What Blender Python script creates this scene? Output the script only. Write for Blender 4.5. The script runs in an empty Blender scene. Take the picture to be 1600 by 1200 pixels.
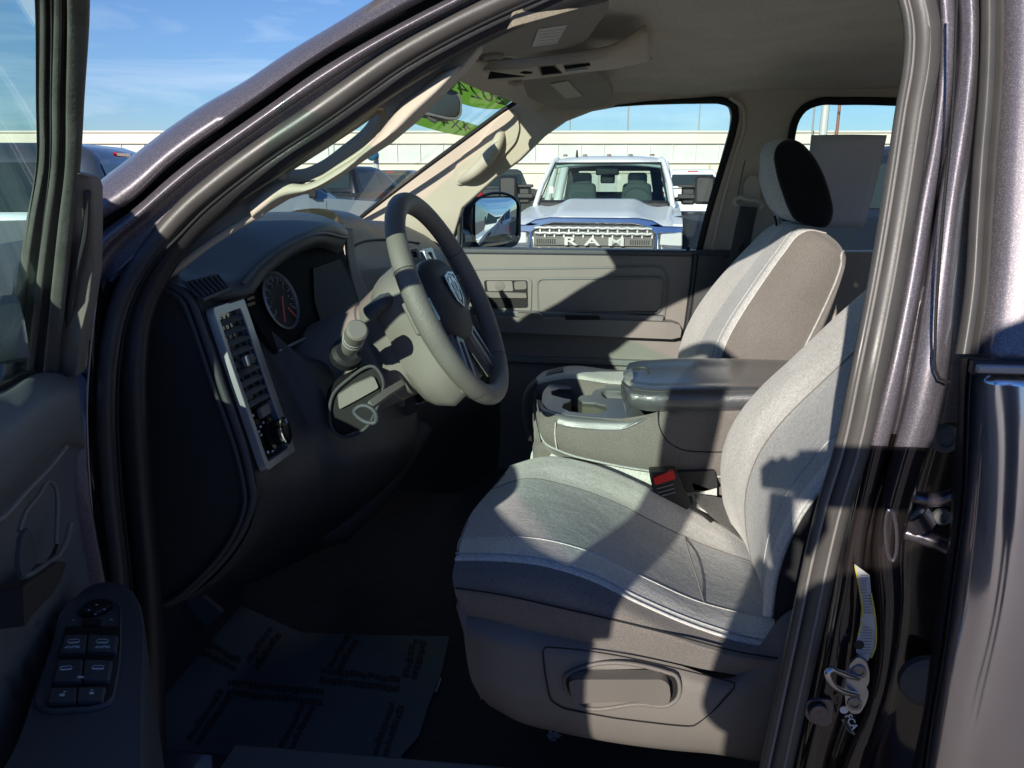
import bpy, bmesh, math, random
from mathutils import Vector, Matrix
from mathutils.geometry import tessellate_polygon
random.seed(7)
SC = bpy.context.scene
COL = SC.collection
R = math.radians
# ------------------------------------------------------------------ camera model
F, TH, PS, H = 1200.0, R(15), R(6.5), 1.65
fwd = Vector((-math.sin(PS)*math.cos(TH), math.cos(PS)*math.cos(TH), -math.sin(TH)))
rgt = Vector((math.cos(PS), math.sin(PS), 0))
upv = rgt.cross(fwd)
CAM = Vector((0, 0, H))
def ray(px, py): return fwd + rgt*((px-800)/F) - upv*((py-600)/F)
def P(px, py, Y):                       # point of that bearing on the lengthwise plane y = Y
    d = ray(px, py); return CAM + d*(Y/d.y)
def PZ(px, py, Z):
    d = ray(px, py); return CAM + d*((Z-H)/d.z)
def PD(px, py, D): return CAM + ray(px, py)*D
def PP(px, py, p0, n):                  # on a plane
    d = ray(px, py); n = Vector(n); return CAM + d*((Vector(p0)-CAM).dot(n)/d.dot(n))
# ------------------------------------------------------------------ curves
def crom(pts, n, closed=False):
    pts = [Vector(p) for p in pts]
    m = len(pts)
    if m == 2: return [pts[0].lerp(pts[1], i/(n-1)) for i in range(n)]
    def g(i):
        if closed: return pts[i % m]
        if i < 0: return pts[0]*2-pts[1]
        if i >= m: return pts[-1]*2-pts[-2]
        return pts[i]
    seg = m if closed else m-1
    L = [max((g(i+1)-g(i)).length, 1e-6) for i in range(seg)]
    T = sum(L); out = []
    for k in range(n):
        s = T*k/(n if closed else n-1); i = 0
        while i < seg-1 and s > L[i]: s -= L[i]; i += 1
        t = min(s/L[i], 1.0)
        a, b, c, d = g(i-1), g(i), g(i+1), g(i+2)
        dl = L[i]
        la = max((b-a).length, 1e-6); lc = max((d-c).length, 1e-6)
        m1 = ((c-b)/dl*la + (b-a)/la*dl)/(la+dl)*dl
        m2 = ((d-c)/lc*dl + (c-b)/dl*lc)/(lc+dl)*dl
        t2, t3 = t*t, t*t*t
        out.append(b*(2*t3-3*t2+1)+m1*(t3-2*t2+t)+c*(-2*t3+3*t2)+m2*(t3-t2))
    return out
# ------------------------------------------------------------------ objects
def wloc(o):
    v = Vector((0, 0, 0))
    while o is not None: v += o.location; o = o.parent
    return v
def link(name, me, m=None, parent=None, label=None):
    o = bpy.data.objects.new(name, me); COL.objects.link(o)
    if m is not None:
        for x in (m if isinstance(m, (list, tuple)) else [m]): me.materials.append(x)
    if parent is not None:
        o.parent = parent; o.location = -wloc(parent)
    if label: o['label'] = label
    return o
def tag(o, label=None, cat=None, group=None, kind=None):
    if label: o['label'] = label
    if cat: o['category'] = cat
    if group: o['group'] = group
    if kind: o['kind'] = kind
    return o
def empty(name, loc, parent=None):
    o = bpy.data.objects.new(name, None); COL.objects.link(o); o.empty_display_size = .1
    o.location = loc
    if parent: o.parent = parent; o.location = Vector(loc)-wloc(parent)
    return o
def smooth(o, on=True, ang=None):
    for p in o.data.polygons: p.use_smooth = on
    if ang:
        with_ang(o, ang)
def with_ang(o, ang):
    bm = bmesh.new(); bm.from_mesh(o.data)
    for e in bm.edges:
        if len(e.link_faces) == 2 and e.calc_face_angle(0) > R(ang): e.smooth = False
    bm.to_mesh(o.data); bm.free()
def mods(o, bevel=0, seg=2, solid=0, off=-1, sub=0):
    if solid:
        m = o.modifiers.new('solid', 'SOLIDIFY'); m.thickness = solid; m.offset = off
    if bevel:
        m = o.modifiers.new('bevel', 'BEVEL'); m.width = bevel; m.segments = seg; m.limit_method = 'ANGLE'; m.angle_limit = R(40); m.harden_normals = False
    if sub:
        m = o.modifiers.new('sub', 'SUBSURF'); m.levels = sub; m.render_levels = sub
class MB:
    """collects geometry and builds one mesh object"""
    def __init__(s): s.v = []; s.f = []; s.mi = []
    def add(s, v, f, mi=0):
        b = len(s.v); s.v += [Vector(x) for x in v]; s.f += [[i+b for i in q] for q in f]; s.mi += [mi]*len(f); return s
    def grid(s, rows, closed=False, mi=0, capa=False, capb=False):
        n = len(rows[0]); v = [p for r in rows for p in r]; f = []
        for i in range(len(rows)-1):
            for j in range(n if closed else n-1):
                k = (j+1) % n; f.append([i*n+j, i*n+k, (i+1)*n+k, (i+1)*n+j])
        if capa: f.append(list(range(n))[::-1])
        if capb: f.append([(len(rows)-1)*n+j for j in range(n)])
        return s.add(v, f, mi)
    def box(s, c, h, ax=None, mi=0, taper=(1, 1)):
        c = Vector(c); ax = ax or (Vector((1, 0, 0)), Vector((0, 1, 0)), Vector((0, 0, 1)))
        v = []
        for k in (-1, 1):
            tx, ty = (taper if k == 1 else (1, 1))
            for j in (-1, 1):
                for i in (-1, 1): v.append(c+ax[0]*(i*h[0]*tx)+ax[1]*(j*h[1]*ty)+ax[2]*(k*h[2]))
        return s.add(v, [[0, 2, 3, 1], [4, 5, 7, 6], [0, 1, 5, 4], [1, 3, 7, 5], [3, 2, 6, 7], [2, 0, 4, 6]], mi)
    def tube(s, pts, r, n=10, closed=False, mi=0, flat=None, upd=None, cap=True):
        pts = [Vector(p) for p in pts]; m = len(pts); rows = []
        rr = r if isinstance(r, (list, tuple)) else [r]*m
        prev = None
        for i, p in enumerate(pts):
            a = pts[(i-1) % m] if (closed or i > 0) else pts[0]
            b = pts[(i+1) % m] if (closed or i < m-1) else pts[-1]
            t = (b-a).normalized()
            u = (upd or prev or Vector((0, 0, 1)))
            if abs(u.dot(t)) > .98 and prev is None: u = Vector((0, 1, 0))
            u = (u-t*u.dot(t)).normalized(); w = t.cross(u)
            if upd is None: prev = u
            fa = flat or 1
            rows.append([p+(u*math.cos(2*math.pi*k/n)+w*math.sin(2*math.pi*k/n)*fa)*rr[i] for k in range(n)])
        if closed: rows.append(rows[0])
        return s.grid(rows, True, mi, capa=cap and not closed, capb=cap and not closed)
    def lathe(s, o, ax, prof, n=24, mi=0, e1=None, cap=True):
        o = Vector(o); ax = Vector(ax).normalized()
        e1 = Vector(e1) if e1 else (Vector((0, 0, 1)) if abs(ax.z) < .9 else Vector((1, 0, 0)))
        e1 = (e1-ax*e1.dot(ax)).normalized(); e2 = ax.cross(e1)
        rows = [[o+ax*h+(e1*math.cos(2*math.pi*k/n)+e2*math.sin(2*math.pi*k/n))*max(r, 1e-5) for k in range(n)] for r, h in prof]
        return s.grid(rows, True, mi, capa=cap and prof[0][0] > 1e-3, capb=cap and prof[-1][0] > 1e-3)
    def poly(s, loops, ext, mi=0, side=True):
        """tessellated polygon (first loop outer, others holes), extruded by vector ext"""
        loops = [[Vector(p) for p in l] for l in loops]
        tris = tessellate_polygon(loops); flat = [p for l in loops for p in l]; n = len(flat)
        ext = Vector(ext); v = flat+[p+ext for p in flat]; f = []
        for t in tris:
            f.append(list(t)); f.append([i+n for i in reversed(t)])
        b = 0
        if side:
            for l in loops:
                m = len(l)
                for i in range(m):
                    j = (i+1) % m; f.append([b+i, b+i+n, b+j+n, b+j])
                b += m
        return s.add(v, f, mi)
    def build(s, name, m, parent=None, sm=True, ang=35, bevel=0, seg=2, solid=0, off=-1, sub=0, label=None, fix=True, weld=True):
        me = bpy.data.meshes.new(name); me.from_pydata([tuple(v) for v in s.v], [], s.f); me.update()
        o = link(name, me, m, parent, label)
        if any(s.mi):
            for p, k in zip(me.polygons, s.mi): p.material_index = k
        if fix:
            bm = bmesh.new(); bm.from_mesh(me)
            if weld: bmesh.ops.remove_doubles(bm, verts=bm.verts, dist=1e-5)
            bmesh.ops.recalc_face_normals(bm, faces=bm.faces); bm.to_mesh(me); bm.free()
        if sm: smooth(o, True, ang)
        mods(o, bevel, seg, solid, off, sub)
        return o
def rows_of(rails, nu, nv):
    rs = [[P(*q) for q in crom(r, nu)] if len(r[0]) == 3 and not isinstance(r[0], Vector) else crom(r, nu) for r in rails]
    cols = [crom([r[j] for r in rs], nv) for j in range(nu)]
    return [[cols[j][i] for j in range(nu)] for i in range(nv)]
def loft(name, rails, m, parent=None, nu=30, nv=16, solid=0, off=-1, label=None, sub=0, ang=None, mi=None):
    b = MB(); b.grid(rows_of(rails, nu, nv))
    o = b.build(name, m, parent, ang=ang or 60, solid=0, label=label)
    orient(o); mods(o, solid=solid, off=off, sub=sub)
    return o
def orient(o):
    """make an open sheet face the side it is seen from in the place (towards the open door)"""
    me = o.data; s = 0
    for p in me.polygons: s += p.normal.dot(CAM-p.center)*p.area
    if s < 0:
        bm = bmesh.new(); bm.from_mesh(me); bmesh.ops.reverse_faces(bm, faces=bm.faces); bm.to_mesh(me); bm.free()
def rnd(pts, r=8, n=4):
    """round the corners of a 2-D outline (tuples of any length)"""
    out = []; m = len(pts)
    for i in range(m):
        p = Vector(pts[i]); a = Vector(pts[i-1]); b = Vector(pts[(i+1) % m])
        da = (a-p); db = (b-p); ra = min(r, da.length*.45); rb = min(r, db.length*.45)
        s = p+da.normalized()*ra; e = p+db.normalized()*rb
        for k in range(n+1):
            t = k/n; out.append(s*(1-t)**2+p*2*t*(1-t)+e*t*t)
    return out
def yf(Y):
    if callable(Y): return lambda q: Y(q[0], q[1])
    return lambda q: P(q[0], q[1], Y)
def plate(name, outline, Y, m, parent=None, ext=(0, .02, 0), holes=(), bevel=0, r=0, seg=2, label=None, ang=35):
    f = yf(Y)
    lo = [rnd(outline, r) if r else outline]+[(rnd(h, r) if r else h) for h in holes]
    b = MB(); b.poly([[f(q) for q in l] for l in lo], ext)
    return b.build(name, m, parent, bevel=bevel, seg=seg, label=label, ang=ang)
class Quad:
    """bilinear patch: corners TL, TR, BR, BL as 3-D points; normal towards the viewer"""
    def __init__(s, a, b, c, d):
        s.c = [Vector(x) for x in (a, b, c, d)]
        n = (s.c[1]-s.c[0]).cross(s.c[3]-s.c[0]).normalized()
        if n.dot(CAM-s.c[0]) < 0: n = -n
        s.n = n
    def __call__(s, u, v, h=0):
        a, b, c, d = s.c
        return a*(1-u)*(1-v)+b*u*(1-v)+c*u*v+d*(1-u)*v+s.n*h
    def ax(s):
        e = (s.c[1]-s.c[0]+s.c[2]-s.c[3]).normalized(); f = s.n.cross(e); return e, f, s.n
# ------------------------------------------------------------------ materials
def N(nt, t, **k):
    n = nt.nodes.new(t)
    for a, v in k.items():
        if a in n.inputs: n.inputs[a].default_value = v
        else: setattr(n, a, v)
    return n
MATS = {}
def mat(name, col, rough=.5, metal=0., bump=0., bs=200., var=0., vs=6., coat=0., sheen=0., spec=.5, emit=None, aniso=None):
    if name in MATS: return MATS[name]
    m = bpy.data.materials.new(name); m.use_nodes = True; nt = m.node_tree
    b = nt.nodes['Principled BSDF']
    b.inputs['Base Color'].default_value = (*col, 1); b.inputs['Roughness'].default_value = rough
    b.inputs['Metallic'].default_value = metal; b.inputs['Specular IOR Level'].default_value = spec
    b.inputs['Coat Weight'].default_value = coat; b.inputs['Coat Roughness'].default_value = .04
    b.inputs['Sheen Weight'].default_value = sheen
    tc = N(nt, 'ShaderNodeTexCoord')
    if emit: b.inputs['Emission Color'].default_value = (*emit[0], 1); b.inputs['Emission Strength'].default_value = emit[1]
    if var:
        n = N(nt, 'ShaderNodeTexNoise', Scale=vs, Detail=4.0); nt.links.new(tc.outputs['Object'], n.inputs['Vector'])
        mr = N(nt, 'ShaderNodeMapRange'); mr.inputs['From Min'].default_value = .3; mr.inputs['From Max'].default_value = .7
        mr.inputs['To Min'].default_value = 1-var; mr.inputs['To Max'].default_value = 1+var
        nt.links.new(n.outputs['Fac'], mr.inputs['Value'])
        mx = N(nt, 'ShaderNodeMix', data_type='RGBA', blend_type='MULTIPLY'); mx.inputs[0].default_value = 1
        mx.inputs[6].default_value = (*col, 1); nt.links.new(mr.outputs[0], mx.inputs[7]); nt.links.new(mx.outputs[2], b.inputs['Base Color'])
        rr = N(nt, 'ShaderNodeMapRange'); rr.inputs['To Min'].default_value = max(rough-.08, .02); rr.inputs['To Max'].default_value = min(rough+.1, 1)
        nt.links.new(n.outputs['Fac'], rr.inputs['Value']); nt.links.new(rr.outputs[0], b.inputs['Roughness'])
    if bump:
        n = N(nt, 'ShaderNodeTexNoise', Scale=bs, Detail=3.0); nt.links.new(tc.outputs['Object'], n.inputs['Vector'])
        bp = N(nt, 'ShaderNodeBump', Strength=bump, Distance=.002); nt.links.new(n.outputs['Fac'], bp.inputs['Height'])
        nt.links.new(bp.outputs[0], b.inputs['Normal'])
    MATS[name] = m; return m
def fabric(name, col, col2=None, scale=900., bump=.5):
    m = mat(name, col, .95, sheen=.25, spec=.2); nt = m.node_tree; b = nt.nodes['Principled BSDF']
    tc = N(nt, 'ShaderNodeTexCoord')
    n = N(nt, 'ShaderNodeTexNoise', Scale=scale*.6, Detail=5.0, Roughness=.75); nt.links.new(tc.outputs['Object'], n.inputs['Vector'])
    n2 = N(nt, 'ShaderNodeTexNoise', Scale=9., Detail=3.0); nt.links.new(tc.outputs['Object'], n2.inputs['Vector'])
    a = N(nt, 'ShaderNodeMath', operation='MULTIPLY_ADD'); nt.links.new(n2.outputs['Fac'], a.inputs[0]); a.inputs[1].default_value = .22; nt.links.new(n.outputs['Fac'], a.inputs[2])
    mr = N(nt, 'ShaderNodeMapRange'); mr.inputs['From Min'].default_value = .36; mr.inputs['From Max'].default_value = .86
    mr.inputs['To Min'].default_value = .58; mr.inputs['To Max'].default_value = 1.36
    nt.links.new(a.outputs[0], mr.inputs['Value'])
    mx = N(nt, 'ShaderNodeMix', data_type='RGBA', blend_type='MULTIPLY'); mx.inputs[0].default_value = 1
    mx.inputs[6].default_value = (*col, 1); nt.links.new(mr.outputs[0], mx.inputs[7]); nt.links.new(mx.outputs[2], b.inputs['Base Color'])
    bp = N(nt, 'ShaderNodeBump', Strength=bump, Distance=.0015); nt.links.new(n.outputs['Fac'], bp.inputs['Height'])
    n3 = N(nt, 'ShaderNodeTexNoise', Scale=38., Detail=2.0, Distortion=1.2); nt.links.new(tc.outputs['Object'], n3.inputs['Vector']); bp3 = N(nt, 'ShaderNodeBump', Strength=.22 if scale < 450 else .05, Distance=.006); nt.links.new(n3.outputs['Fac'], bp3.inputs['Height']); nt.links.new(bp.outputs[0], bp3.inputs['Normal']); bp = bp3
    bp2 = N(nt, 'ShaderNodeBump', Strength=.3 if scale < 450 else .05, Distance=.02); nt.links.new(n2.outputs['Fac'], bp2.inputs['Height']); nt.links.new(bp.outputs[0], bp2.inputs['Normal'])
    nt.links.new(bp2.outputs[0], b.inputs['Normal'])
    return m
def paint(name, col, flake=.5, rough=.35, metal=.6, coat=1., lo=.55):
    m = mat(name, col, rough, metal, coat=coat); nt = m.node_tree; b = nt.nodes['Principled BSDF']
    tc = N(nt, 'ShaderNodeTexCoord')
    v = N(nt, 'ShaderNodeTexVoronoi', Scale=1500.); nt.links.new(tc.outputs['Object'], v.inputs['Vector'])
    sp = N(nt, 'ShaderNodeSeparateColor'); nt.links.new(v.outputs['Color'], sp.inputs[0])
    pw = N(nt, 'ShaderNodeMath', operation='POWER'); nt.links.new(sp.outputs[0], pw.inputs[0]); pw.inputs[1].default_value = 4
    ml = N(nt, 'ShaderNodeMath', operation='MULTIPLY_ADD'); nt.links.new(pw.outputs[0], ml.inputs[0]); ml.inputs[1].default_value = flake*3; ml.inputs[2].default_value = 1-flake*.5
    mx = N(nt, 'ShaderNodeMix', data_type='RGBA', blend_type='MULTIPLY'); mx.inputs[0].default_value = 1
    mx.inputs[6].default_value = (*col, 1); nt.links.new(ml.outputs[0], mx.inputs[7]); nt.links.new(mx.outputs[2], b.inputs['Base Color'])
    nn = N(nt, 'ShaderNodeNormalMap') if False else None
    return m
def glass(name, tint, refl=.08, gz=.5):
    m = bpy.data.materials.new(name); m.use_nodes = True; nt = m.node_tree; nt.nodes.clear()
    o = N(nt, 'ShaderNodeOutputMaterial'); t = N(nt, 'ShaderNodeBsdfTransparent'); t.inputs[0].default_value = (*tint, 1)
    g = N(nt, 'ShaderNodeBsdfGlossy'); g.inputs['Roughness'].default_value = .01
    fr = N(nt, 'ShaderNodeLayerWeight', Blend=.5); mx = N(nt, 'ShaderNodeMixShader')
    pw = N(nt, 'ShaderNodeMath', operation='POWER'); pw.inputs[1].default_value = 4.5; nt.links.new(fr.outputs['Facing'], pw.inputs[0])
    k = N(nt, 'ShaderNodeMath', operation='MULTIPLY_ADD'); k.inputs[1].default_value = gz; k.inputs[2].default_value = refl*.35; k.use_clamp = True
    nt.links.new(pw.outputs[0], k.inputs[0]); nt.links.new(k.outputs[0], mx.inputs[0])
    nt.links.new(t.outputs[0], mx.inputs[1]); nt.links.new(g.outputs[0], mx.inputs[2]); nt.links.new(mx.outputs[0], o.inputs[0])
    MATS[name] = m; return m
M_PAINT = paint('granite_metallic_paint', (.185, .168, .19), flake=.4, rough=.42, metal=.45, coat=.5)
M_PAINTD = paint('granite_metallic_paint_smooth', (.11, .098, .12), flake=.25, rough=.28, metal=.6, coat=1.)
M_JAMB = mat('jamb_paint_shaded', (.035, .028, .028), .12, .35, coat=1., var=.15, vs=6)  # body paint darkened in colour for the shaded parts of the pillars
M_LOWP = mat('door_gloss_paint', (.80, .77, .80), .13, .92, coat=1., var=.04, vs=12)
M_TRAY = mat('tray_plastic', (.19, .195, .20), .28, spec=1., coat=.6, bump=.3, bs=600)
M_SEAL = mat('weatherstrip_rubber', (.085, .08, .075), .38, bump=.05, bs=300, var=.12, vs=20)
M_SEALD = mat('dark_rubber', (.03, .03, .032), .4, bump=.15, bs=300)
M_BLK = mat('black_gap', (.008, .008, .009), .7)
M_DASH = mat('dash_plastic', (.068, .071, .076), .5, bump=.35, bs=900, var=.12, vs=4)
M_DASHT = mat('dash_top_plastic', (.085, .094, .108), .42, bump=.35, bs=900, var=.1, vs=3)
M_DASHG = mat('dash_gloss_black', (.01, .01, .012), .16)
M_DOORT = mat('door_trim_plastic', (.25, .232, .215), .5, bump=.35, bs=800, var=.1, vs=4)
M_DOORD = mat('door_trim_dark', (.20, .212, .215), .45, bump=.35, bs=900, var=.1, vs=4)
M_BEIGE = mat('pillar_trim_beige', (.62, .55, .44), .6, bump=.25, bs=600, var=.05, vs=5)
M_HEAD = fabric('headliner_cloth', (.74, .68, .54), scale=500, bump=.2)
M_VISOR = fabric('visor_cloth', (.30, .265, .205), scale=500, bump=.2)
M_FL = fabric('seat_cloth_light', (.72, .71, .67), scale=420)
M_FC = fabric('seat_cloth_mid', (.54, .55, .54), scale=330, bump=.8)
M_FD = fabric('seat_cloth_dark', (.215, .195, .18), scale=700)
M_FX = fabric('seat_cloth_black', (.02, .021, .023), scale=700)
M_SEATP = mat('seat_plastic', (.20, .182, .165), .5, bump=.4, bs=700, var=.08, vs=6)
M_LEATH = mat('console_vinyl', (.10, .105, .115), .24, spec=1., coat=.8, bump=.6, bs=450, var=.1, vs=8)
M_WHEEL = mat('wheel_rim_grip', (.24, .225, .20), .45, bump=.6, bs=500, var=.1, vs=10)
M_COLP = mat('column_plastic', (.25, .23, .205), .5, bump=.4, bs=800, var=.08)
M_SILV = mat('silver_trim', (.42, .43, .45), .3, .85, var=.06, vs=15)
M_SATIN = mat('satin_grey_trim', (.42, .43, .45), .35, .5, var=.05)
M_CHR = mat('chrome', (.85, .86, .88), .06, 1.)
M_STEEL = mat('zinc_steel', (.45, .46, .48), .38, 1., var=.1, vs=40)
M_WHITE = mat('white_ink', (.75, .77, .8), .5)
M_INK = mat('black_ink', (.012, .012, .012), .6)
M_RED = mat('red_plastic', (.75, .02, .02), .35)
M_CARP = fabric('carpet', (.042, .042, .044), scale=260, bump=1.)
M_BELT = fabric('belt_webbing', (.09, .088, .085), scale=500, bump=.5)
M_PAPER = mat('white_paper', (.7, .7, .67), .7, var=.04)
M_GLASS = glass('tinted_glass', (.88, .985, .94))
M_GLASSF = glass('far_side_glass', (.93, 1.0, .97))
M_GLASSW = glass('windshield_glass', (.84, .97, .92), .05, .22)
M_GLASSC = glass('clear_lens', (.9, .92, .94), .1)
M_MIRROR = mat('mirror_silver', (.8, .85, .84), .01, 1.)
for m_ in (M_LEATH, M_TRAY): m_.node_tree.nodes['Principled BSDF'].inputs['Coat Roughness'].default_value = .22
def text(name, s, size, loc, e, f, m, parent, ext=.0004, align='CENTER', mirror=False, shear=0, bold=0.):
    c = bpy.data.curves.new(name, 'FONT'); c.body = s; c.size = size; c.extrude = ext; c.align_x = align; c.align_y = 'CENTER'; c.shear = shear
    c.resolution_u = 3; c.offset = bold
    t = bpy.data.objects.new('tmp', c); COL.objects.link(t)
    dg = bpy.context.evaluated_depsgraph_get(); me = bpy.data.meshes.new_from_object(t.evaluated_get(dg))
    bpy.data.objects.remove(t)
    e = Vector(e).normalized(); f = Vector(f); f = (f-e*f.dot(e)).normalized(); n = e.cross(f); k = -1 if mirror else 1
    for v in me.vertices:
        x, y, z = v.co; v.co = Vector(loc)+e*x*k+f*y+n*z
    me.materials.clear(); me.name = name
    return link(name, me, m, parent)
# =================================================================== THE TRUCK whose open door we look through
truck = empty('pickup_truck', (0.1, 1.65, 0))
tag(truck, 'dark granite grey pickup truck with its driver door open, seen from beside the driver seat', 'pickup truck')
def tum(py, lo=.84, hi=.95):            # the side leans in towards the roof
    return lo+(hi-lo)*max(0., min(1.25, (600-py)/600.0))
def T(l, dy=0.): return [(x, y, tum(y)+dy) for x, y in l]
r0 = [(20, 420), (60, 372), (100, 330), (148, 289), (206, 244), (262, 201), (322, 161), (375, 131), (450, 81), (525, 36), (600, -10), (680, -55), (800, -115), (960, -165)]
r1 = [(20, 470), (60, 425), (100, 388), (148, 352), (210, 311), (262, 262), (300, 232), (337, 206), (412, 154), (487, 101), (600, 34), (680, -8), (800, -62), (960, -112)]
rA = [(60, 455), (105, 412), (150, 370), (214, 322), (266, 276), (304, 246), (341, 219), (416, 167), (491, 114), (604, 48), (684, 6), (804, -50), (960, -98)]
rB = [(120, 520), (128, 470), (158, 400), (222, 340), (278, 292), (320, 258), (355, 234), (428, 182), (505, 130), (610, 64), (690, 22), (804, -34), (960, -86)]
r4 = [(165, 500), (176, 462), (205, 402), (240, 352), (290, 300), (350, 250), (430, 196), (520, 138), (600, 88), (700, 30), (794, -18), (950, -75)]
b = MB()
rails = [[(x, y, tum(y)+.16) for x, y in [(px+12, py+14) for px, py in r0]], [(x, y, tum(y)+.06) for x, y in r0],
         T([(a[0]*.7+c[0]*.3, a[1]*.7+c[1]*.3) for a, c in zip(r0, r1)], .008), T([(a[0]*.3+c[0]*.7, a[1]*.3+c[1]*.7) for a, c in zip(r0, r1)], -.006), T(r1, .004)]
b.grid(rows_of(rails, 60, 18))
o = b.build('a_pillar', M_PAINT, truck, ang=80); orient(o); mods(o, solid=.003)
loft('drip_channel', [T(r1, .003), T(r1, .03), T(rA, .03), T(rA, .012)], M_SEALD, truck, nu=60, nv=9)
loft('door_jamb', [T(rA, .012), T([(a[0]*.5+c[0]*.5, a[1]*.5+c[1]*.5) for a, c in zip(rA, rB)], .0), T(rB, .008), T(rB, .016), T([(x+8, y+8) for x, y in rB], .024), T([(x+26, y+24) for x, y in rB], .03)], M_PAINT, truck, nu=60, nv=22)
# weatherstrips: the light outer one and the dark inner one run all round the opening
sealc = [(212, 1290), (206, 1200), (192, 1000), (188, 915), (172, 760), (166, 640), (170, 560), (190, 470), (225, 406), (262, 357), (300, 318), (337, 287), (412, 231), (487, 181), (562, 128), (600, 101), (700, 43), (812, -10),
         (950, -62), (1100, -95), (1250, -108), (1350, -95), (1405, -60), (1432, -10), (1444, 45), (1443, 94), (1431, 169), (1413, 290), (1386, 450), (1361, 575), (1333, 706), (1307, 790), (1292, 850), (1262, 990), (1232, 1130), (1213, 1220), (1200, 1290)]
b = MB(); pts = [P(*q) for q in crom([(x, y, tum(y)+.03) for x, y in sealc], 170)]
def wid(i, n, base):
    return base
rad = []
for p in pts:
    rad.append(.0125 if p.x < .12 else .0165)
b.tube(pts, rad, n=14); sl = b.build('weatherstrip', M_SEAL, truck, ang=80)
b = MB(); pin = [P(*q) for q in crom([(x+(17 if x < 1000 else -12), y+(13 if 230 < x < 1300 else 2), tum(y)+.022) for x, y in sealc], 170)]
b.tube(pin, .0022, n=6); b.build('seal_lip', M_BLK, sl, ang=80)
lipc = [(x-23, y+2) for x, y in sealc if x > 1380 or y > 500 and x > 1190]
lipc = [(x-23, y) for x, y in sealc[20:]]
b = MB(); b.tube([P(*q) for q in crom([(x, y, tum(y)+.02) for x, y in lipc], 80)], .006, n=8); b.build('seal_inner_bead', M_SEAL, sl, ang=80)
b = MB(); b.tube([P(*q) for q in crom([(x+6, y, tum(y)+.016) for x, y in lipc], 80)], .0022, n=6); b.build('seal_groove', M_DOORT, sl, ang=80)
b = MB(); b.tube([P(*q) for q in crom([(x+31, y, tum(y)+.014) for x, y in lipc], 80)], .0018, n=6); b.build('seal_groove', M_DOORT, sl, ang=80)
inner = [(250, 1290), (243, 1200), (236, 1000), (231, 915), (217, 760), (209, 640), (209, 560), (218, 490), (243, 430), (278, 376), (322, 331), (370, 293), (436, 249), (512, 196), (582, 146), (625, 117), (720, 62), (830, 10)]
b = MB(); b.tube([P(*q) for q in crom([(x, y, tum(y)+.055) for x, y in inner+[(960, -30), (1100, -60), (1300, -70)]], 110)], .0165, n=14, flat=1.05)
b.build('inner_weatherstrip', M_SEALD, truck, ang=80)
# hinge pillar (body paint darkened for shade) between the open door and the seal
hp = [[(95, y, .90) for y in (380, 520, 650, 800, 950, 1100, 1290)],
      [(118, 400, .87), (122, 520, .87), (128, 650, .865), (132, 800, .86), (150, 950, .86), (168, 1100, .86), (180, 1290, .86)],
      [(146, 400, .865), (143, 520, .86), (140, 650, .855), (146, 800, .85), (165, 950, .85), (182, 1100, .85), (196, 1290, .85)],
      [(160, 440, .885), (158, 520, .885), (155, 650, .88), (160, 800, .875), (178, 950, .875), (194, 1100, .875), (210, 1290, .875)],
      [(215, 400, .93), (200, 520, .93), (195, 650, .92), (200, 800, .92), (215, 950, .92), (232, 1100, .92), (250, 1290, .92)]]
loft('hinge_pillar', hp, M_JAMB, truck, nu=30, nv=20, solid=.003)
b = MB(); b.tube([P(*q) for q in crom([(150, 470, .85), (140, 560, .85), (136, 620, .848), (137, 700, .846), (142, 780, .846), (149, 850, .846)], 30)], .0014, n=6); b.build('fender_edge', M_SATIN, truck)
# B pillar and its jamb
rws = [-80, 0, 100, 225, 300, 450, 560, 650, 725, 850, 950, 1080, 1200, 1290]
def rail(xs, Ys): return [(x, y, (tum(y, Yv, Yv+.10))) for x, y, Yv in zip(xs, rws, Ys if isinstance(Ys, list) else [Ys]*14)]
B0 = rail([1385, 1420, 1440, 1430, 1415, 1388, 1362, 1342, 1322, 1290, 1270, 1240, 1212, 1190], .90)
B1 = rail([1450, 1463, 1464, 1452, 1436, 1408, 1386, 1362, 1345, 1318, 1300, 1272, 1244, 1228], .885)
B1b = rail([1460, 1474, 1474, 1459, 1445, 1420, 1398, 1376, 1358, 1330, 1312, 1290, 1262, 1245], .868)
B2 = rail([1470, 1485, 1484, 1468, 1454, 1430, 1408, 1390, 1372, 1345, 1336, 1318, 1282, 1262], .868)
B3 = rail([1482, 1495, 1494, 1479, 1466, 1442, 1422, 1405, 1386, 1356, 1352, 1338, 1300, 1280], .892)
B4 = rail([1492, 1506, 1506, 1489, 1476, 1453, 1436, 1418, 1396, 1370, 1378, 1366, 1322, 1302], .86)
B5 = rail([1508, 1520, 1519, 1504, 1492, 1476, 1462, 1440, 1416, 1386, 1392, 1376, 1336, 1316], .853)
B6 = rail([1515, 1527, 1526, 1512, 1501, 1486, 1474, 1458, 1432, 1400, 1402, 1384, 1346, 1326], .86)
B7 = rail([1520, 1533, 1531, 1519, 1509, 1497, 1488, 1475, 1455, 1425, 1418, 1396, 1362, 1340], .95)
B8 = rail([1600, 1600, 1600, 1600, 1600, 1600, 1600, 1580, 1570, 1560, 1560, 1550, 1550, 1550], .96)
bb = MB(); bb.grid(rows_of([B0, B1, B1b, B2, B3, B4, B5, B6, B7, B8], 70, 60))
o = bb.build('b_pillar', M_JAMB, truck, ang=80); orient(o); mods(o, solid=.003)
up = [[(q[0]+.0, q[1], q[2]-.0015) for q in r if q[1] < 700] for r in (B1b, B2)]
bpil = o
# upper pillar takes the plain body paint, lower part keeps its shade-darkened copy
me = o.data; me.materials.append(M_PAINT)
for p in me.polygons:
    if p.center.z > 1.36+(.0 if p.center.x < .34 else .0): p.material_index = 1
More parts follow.
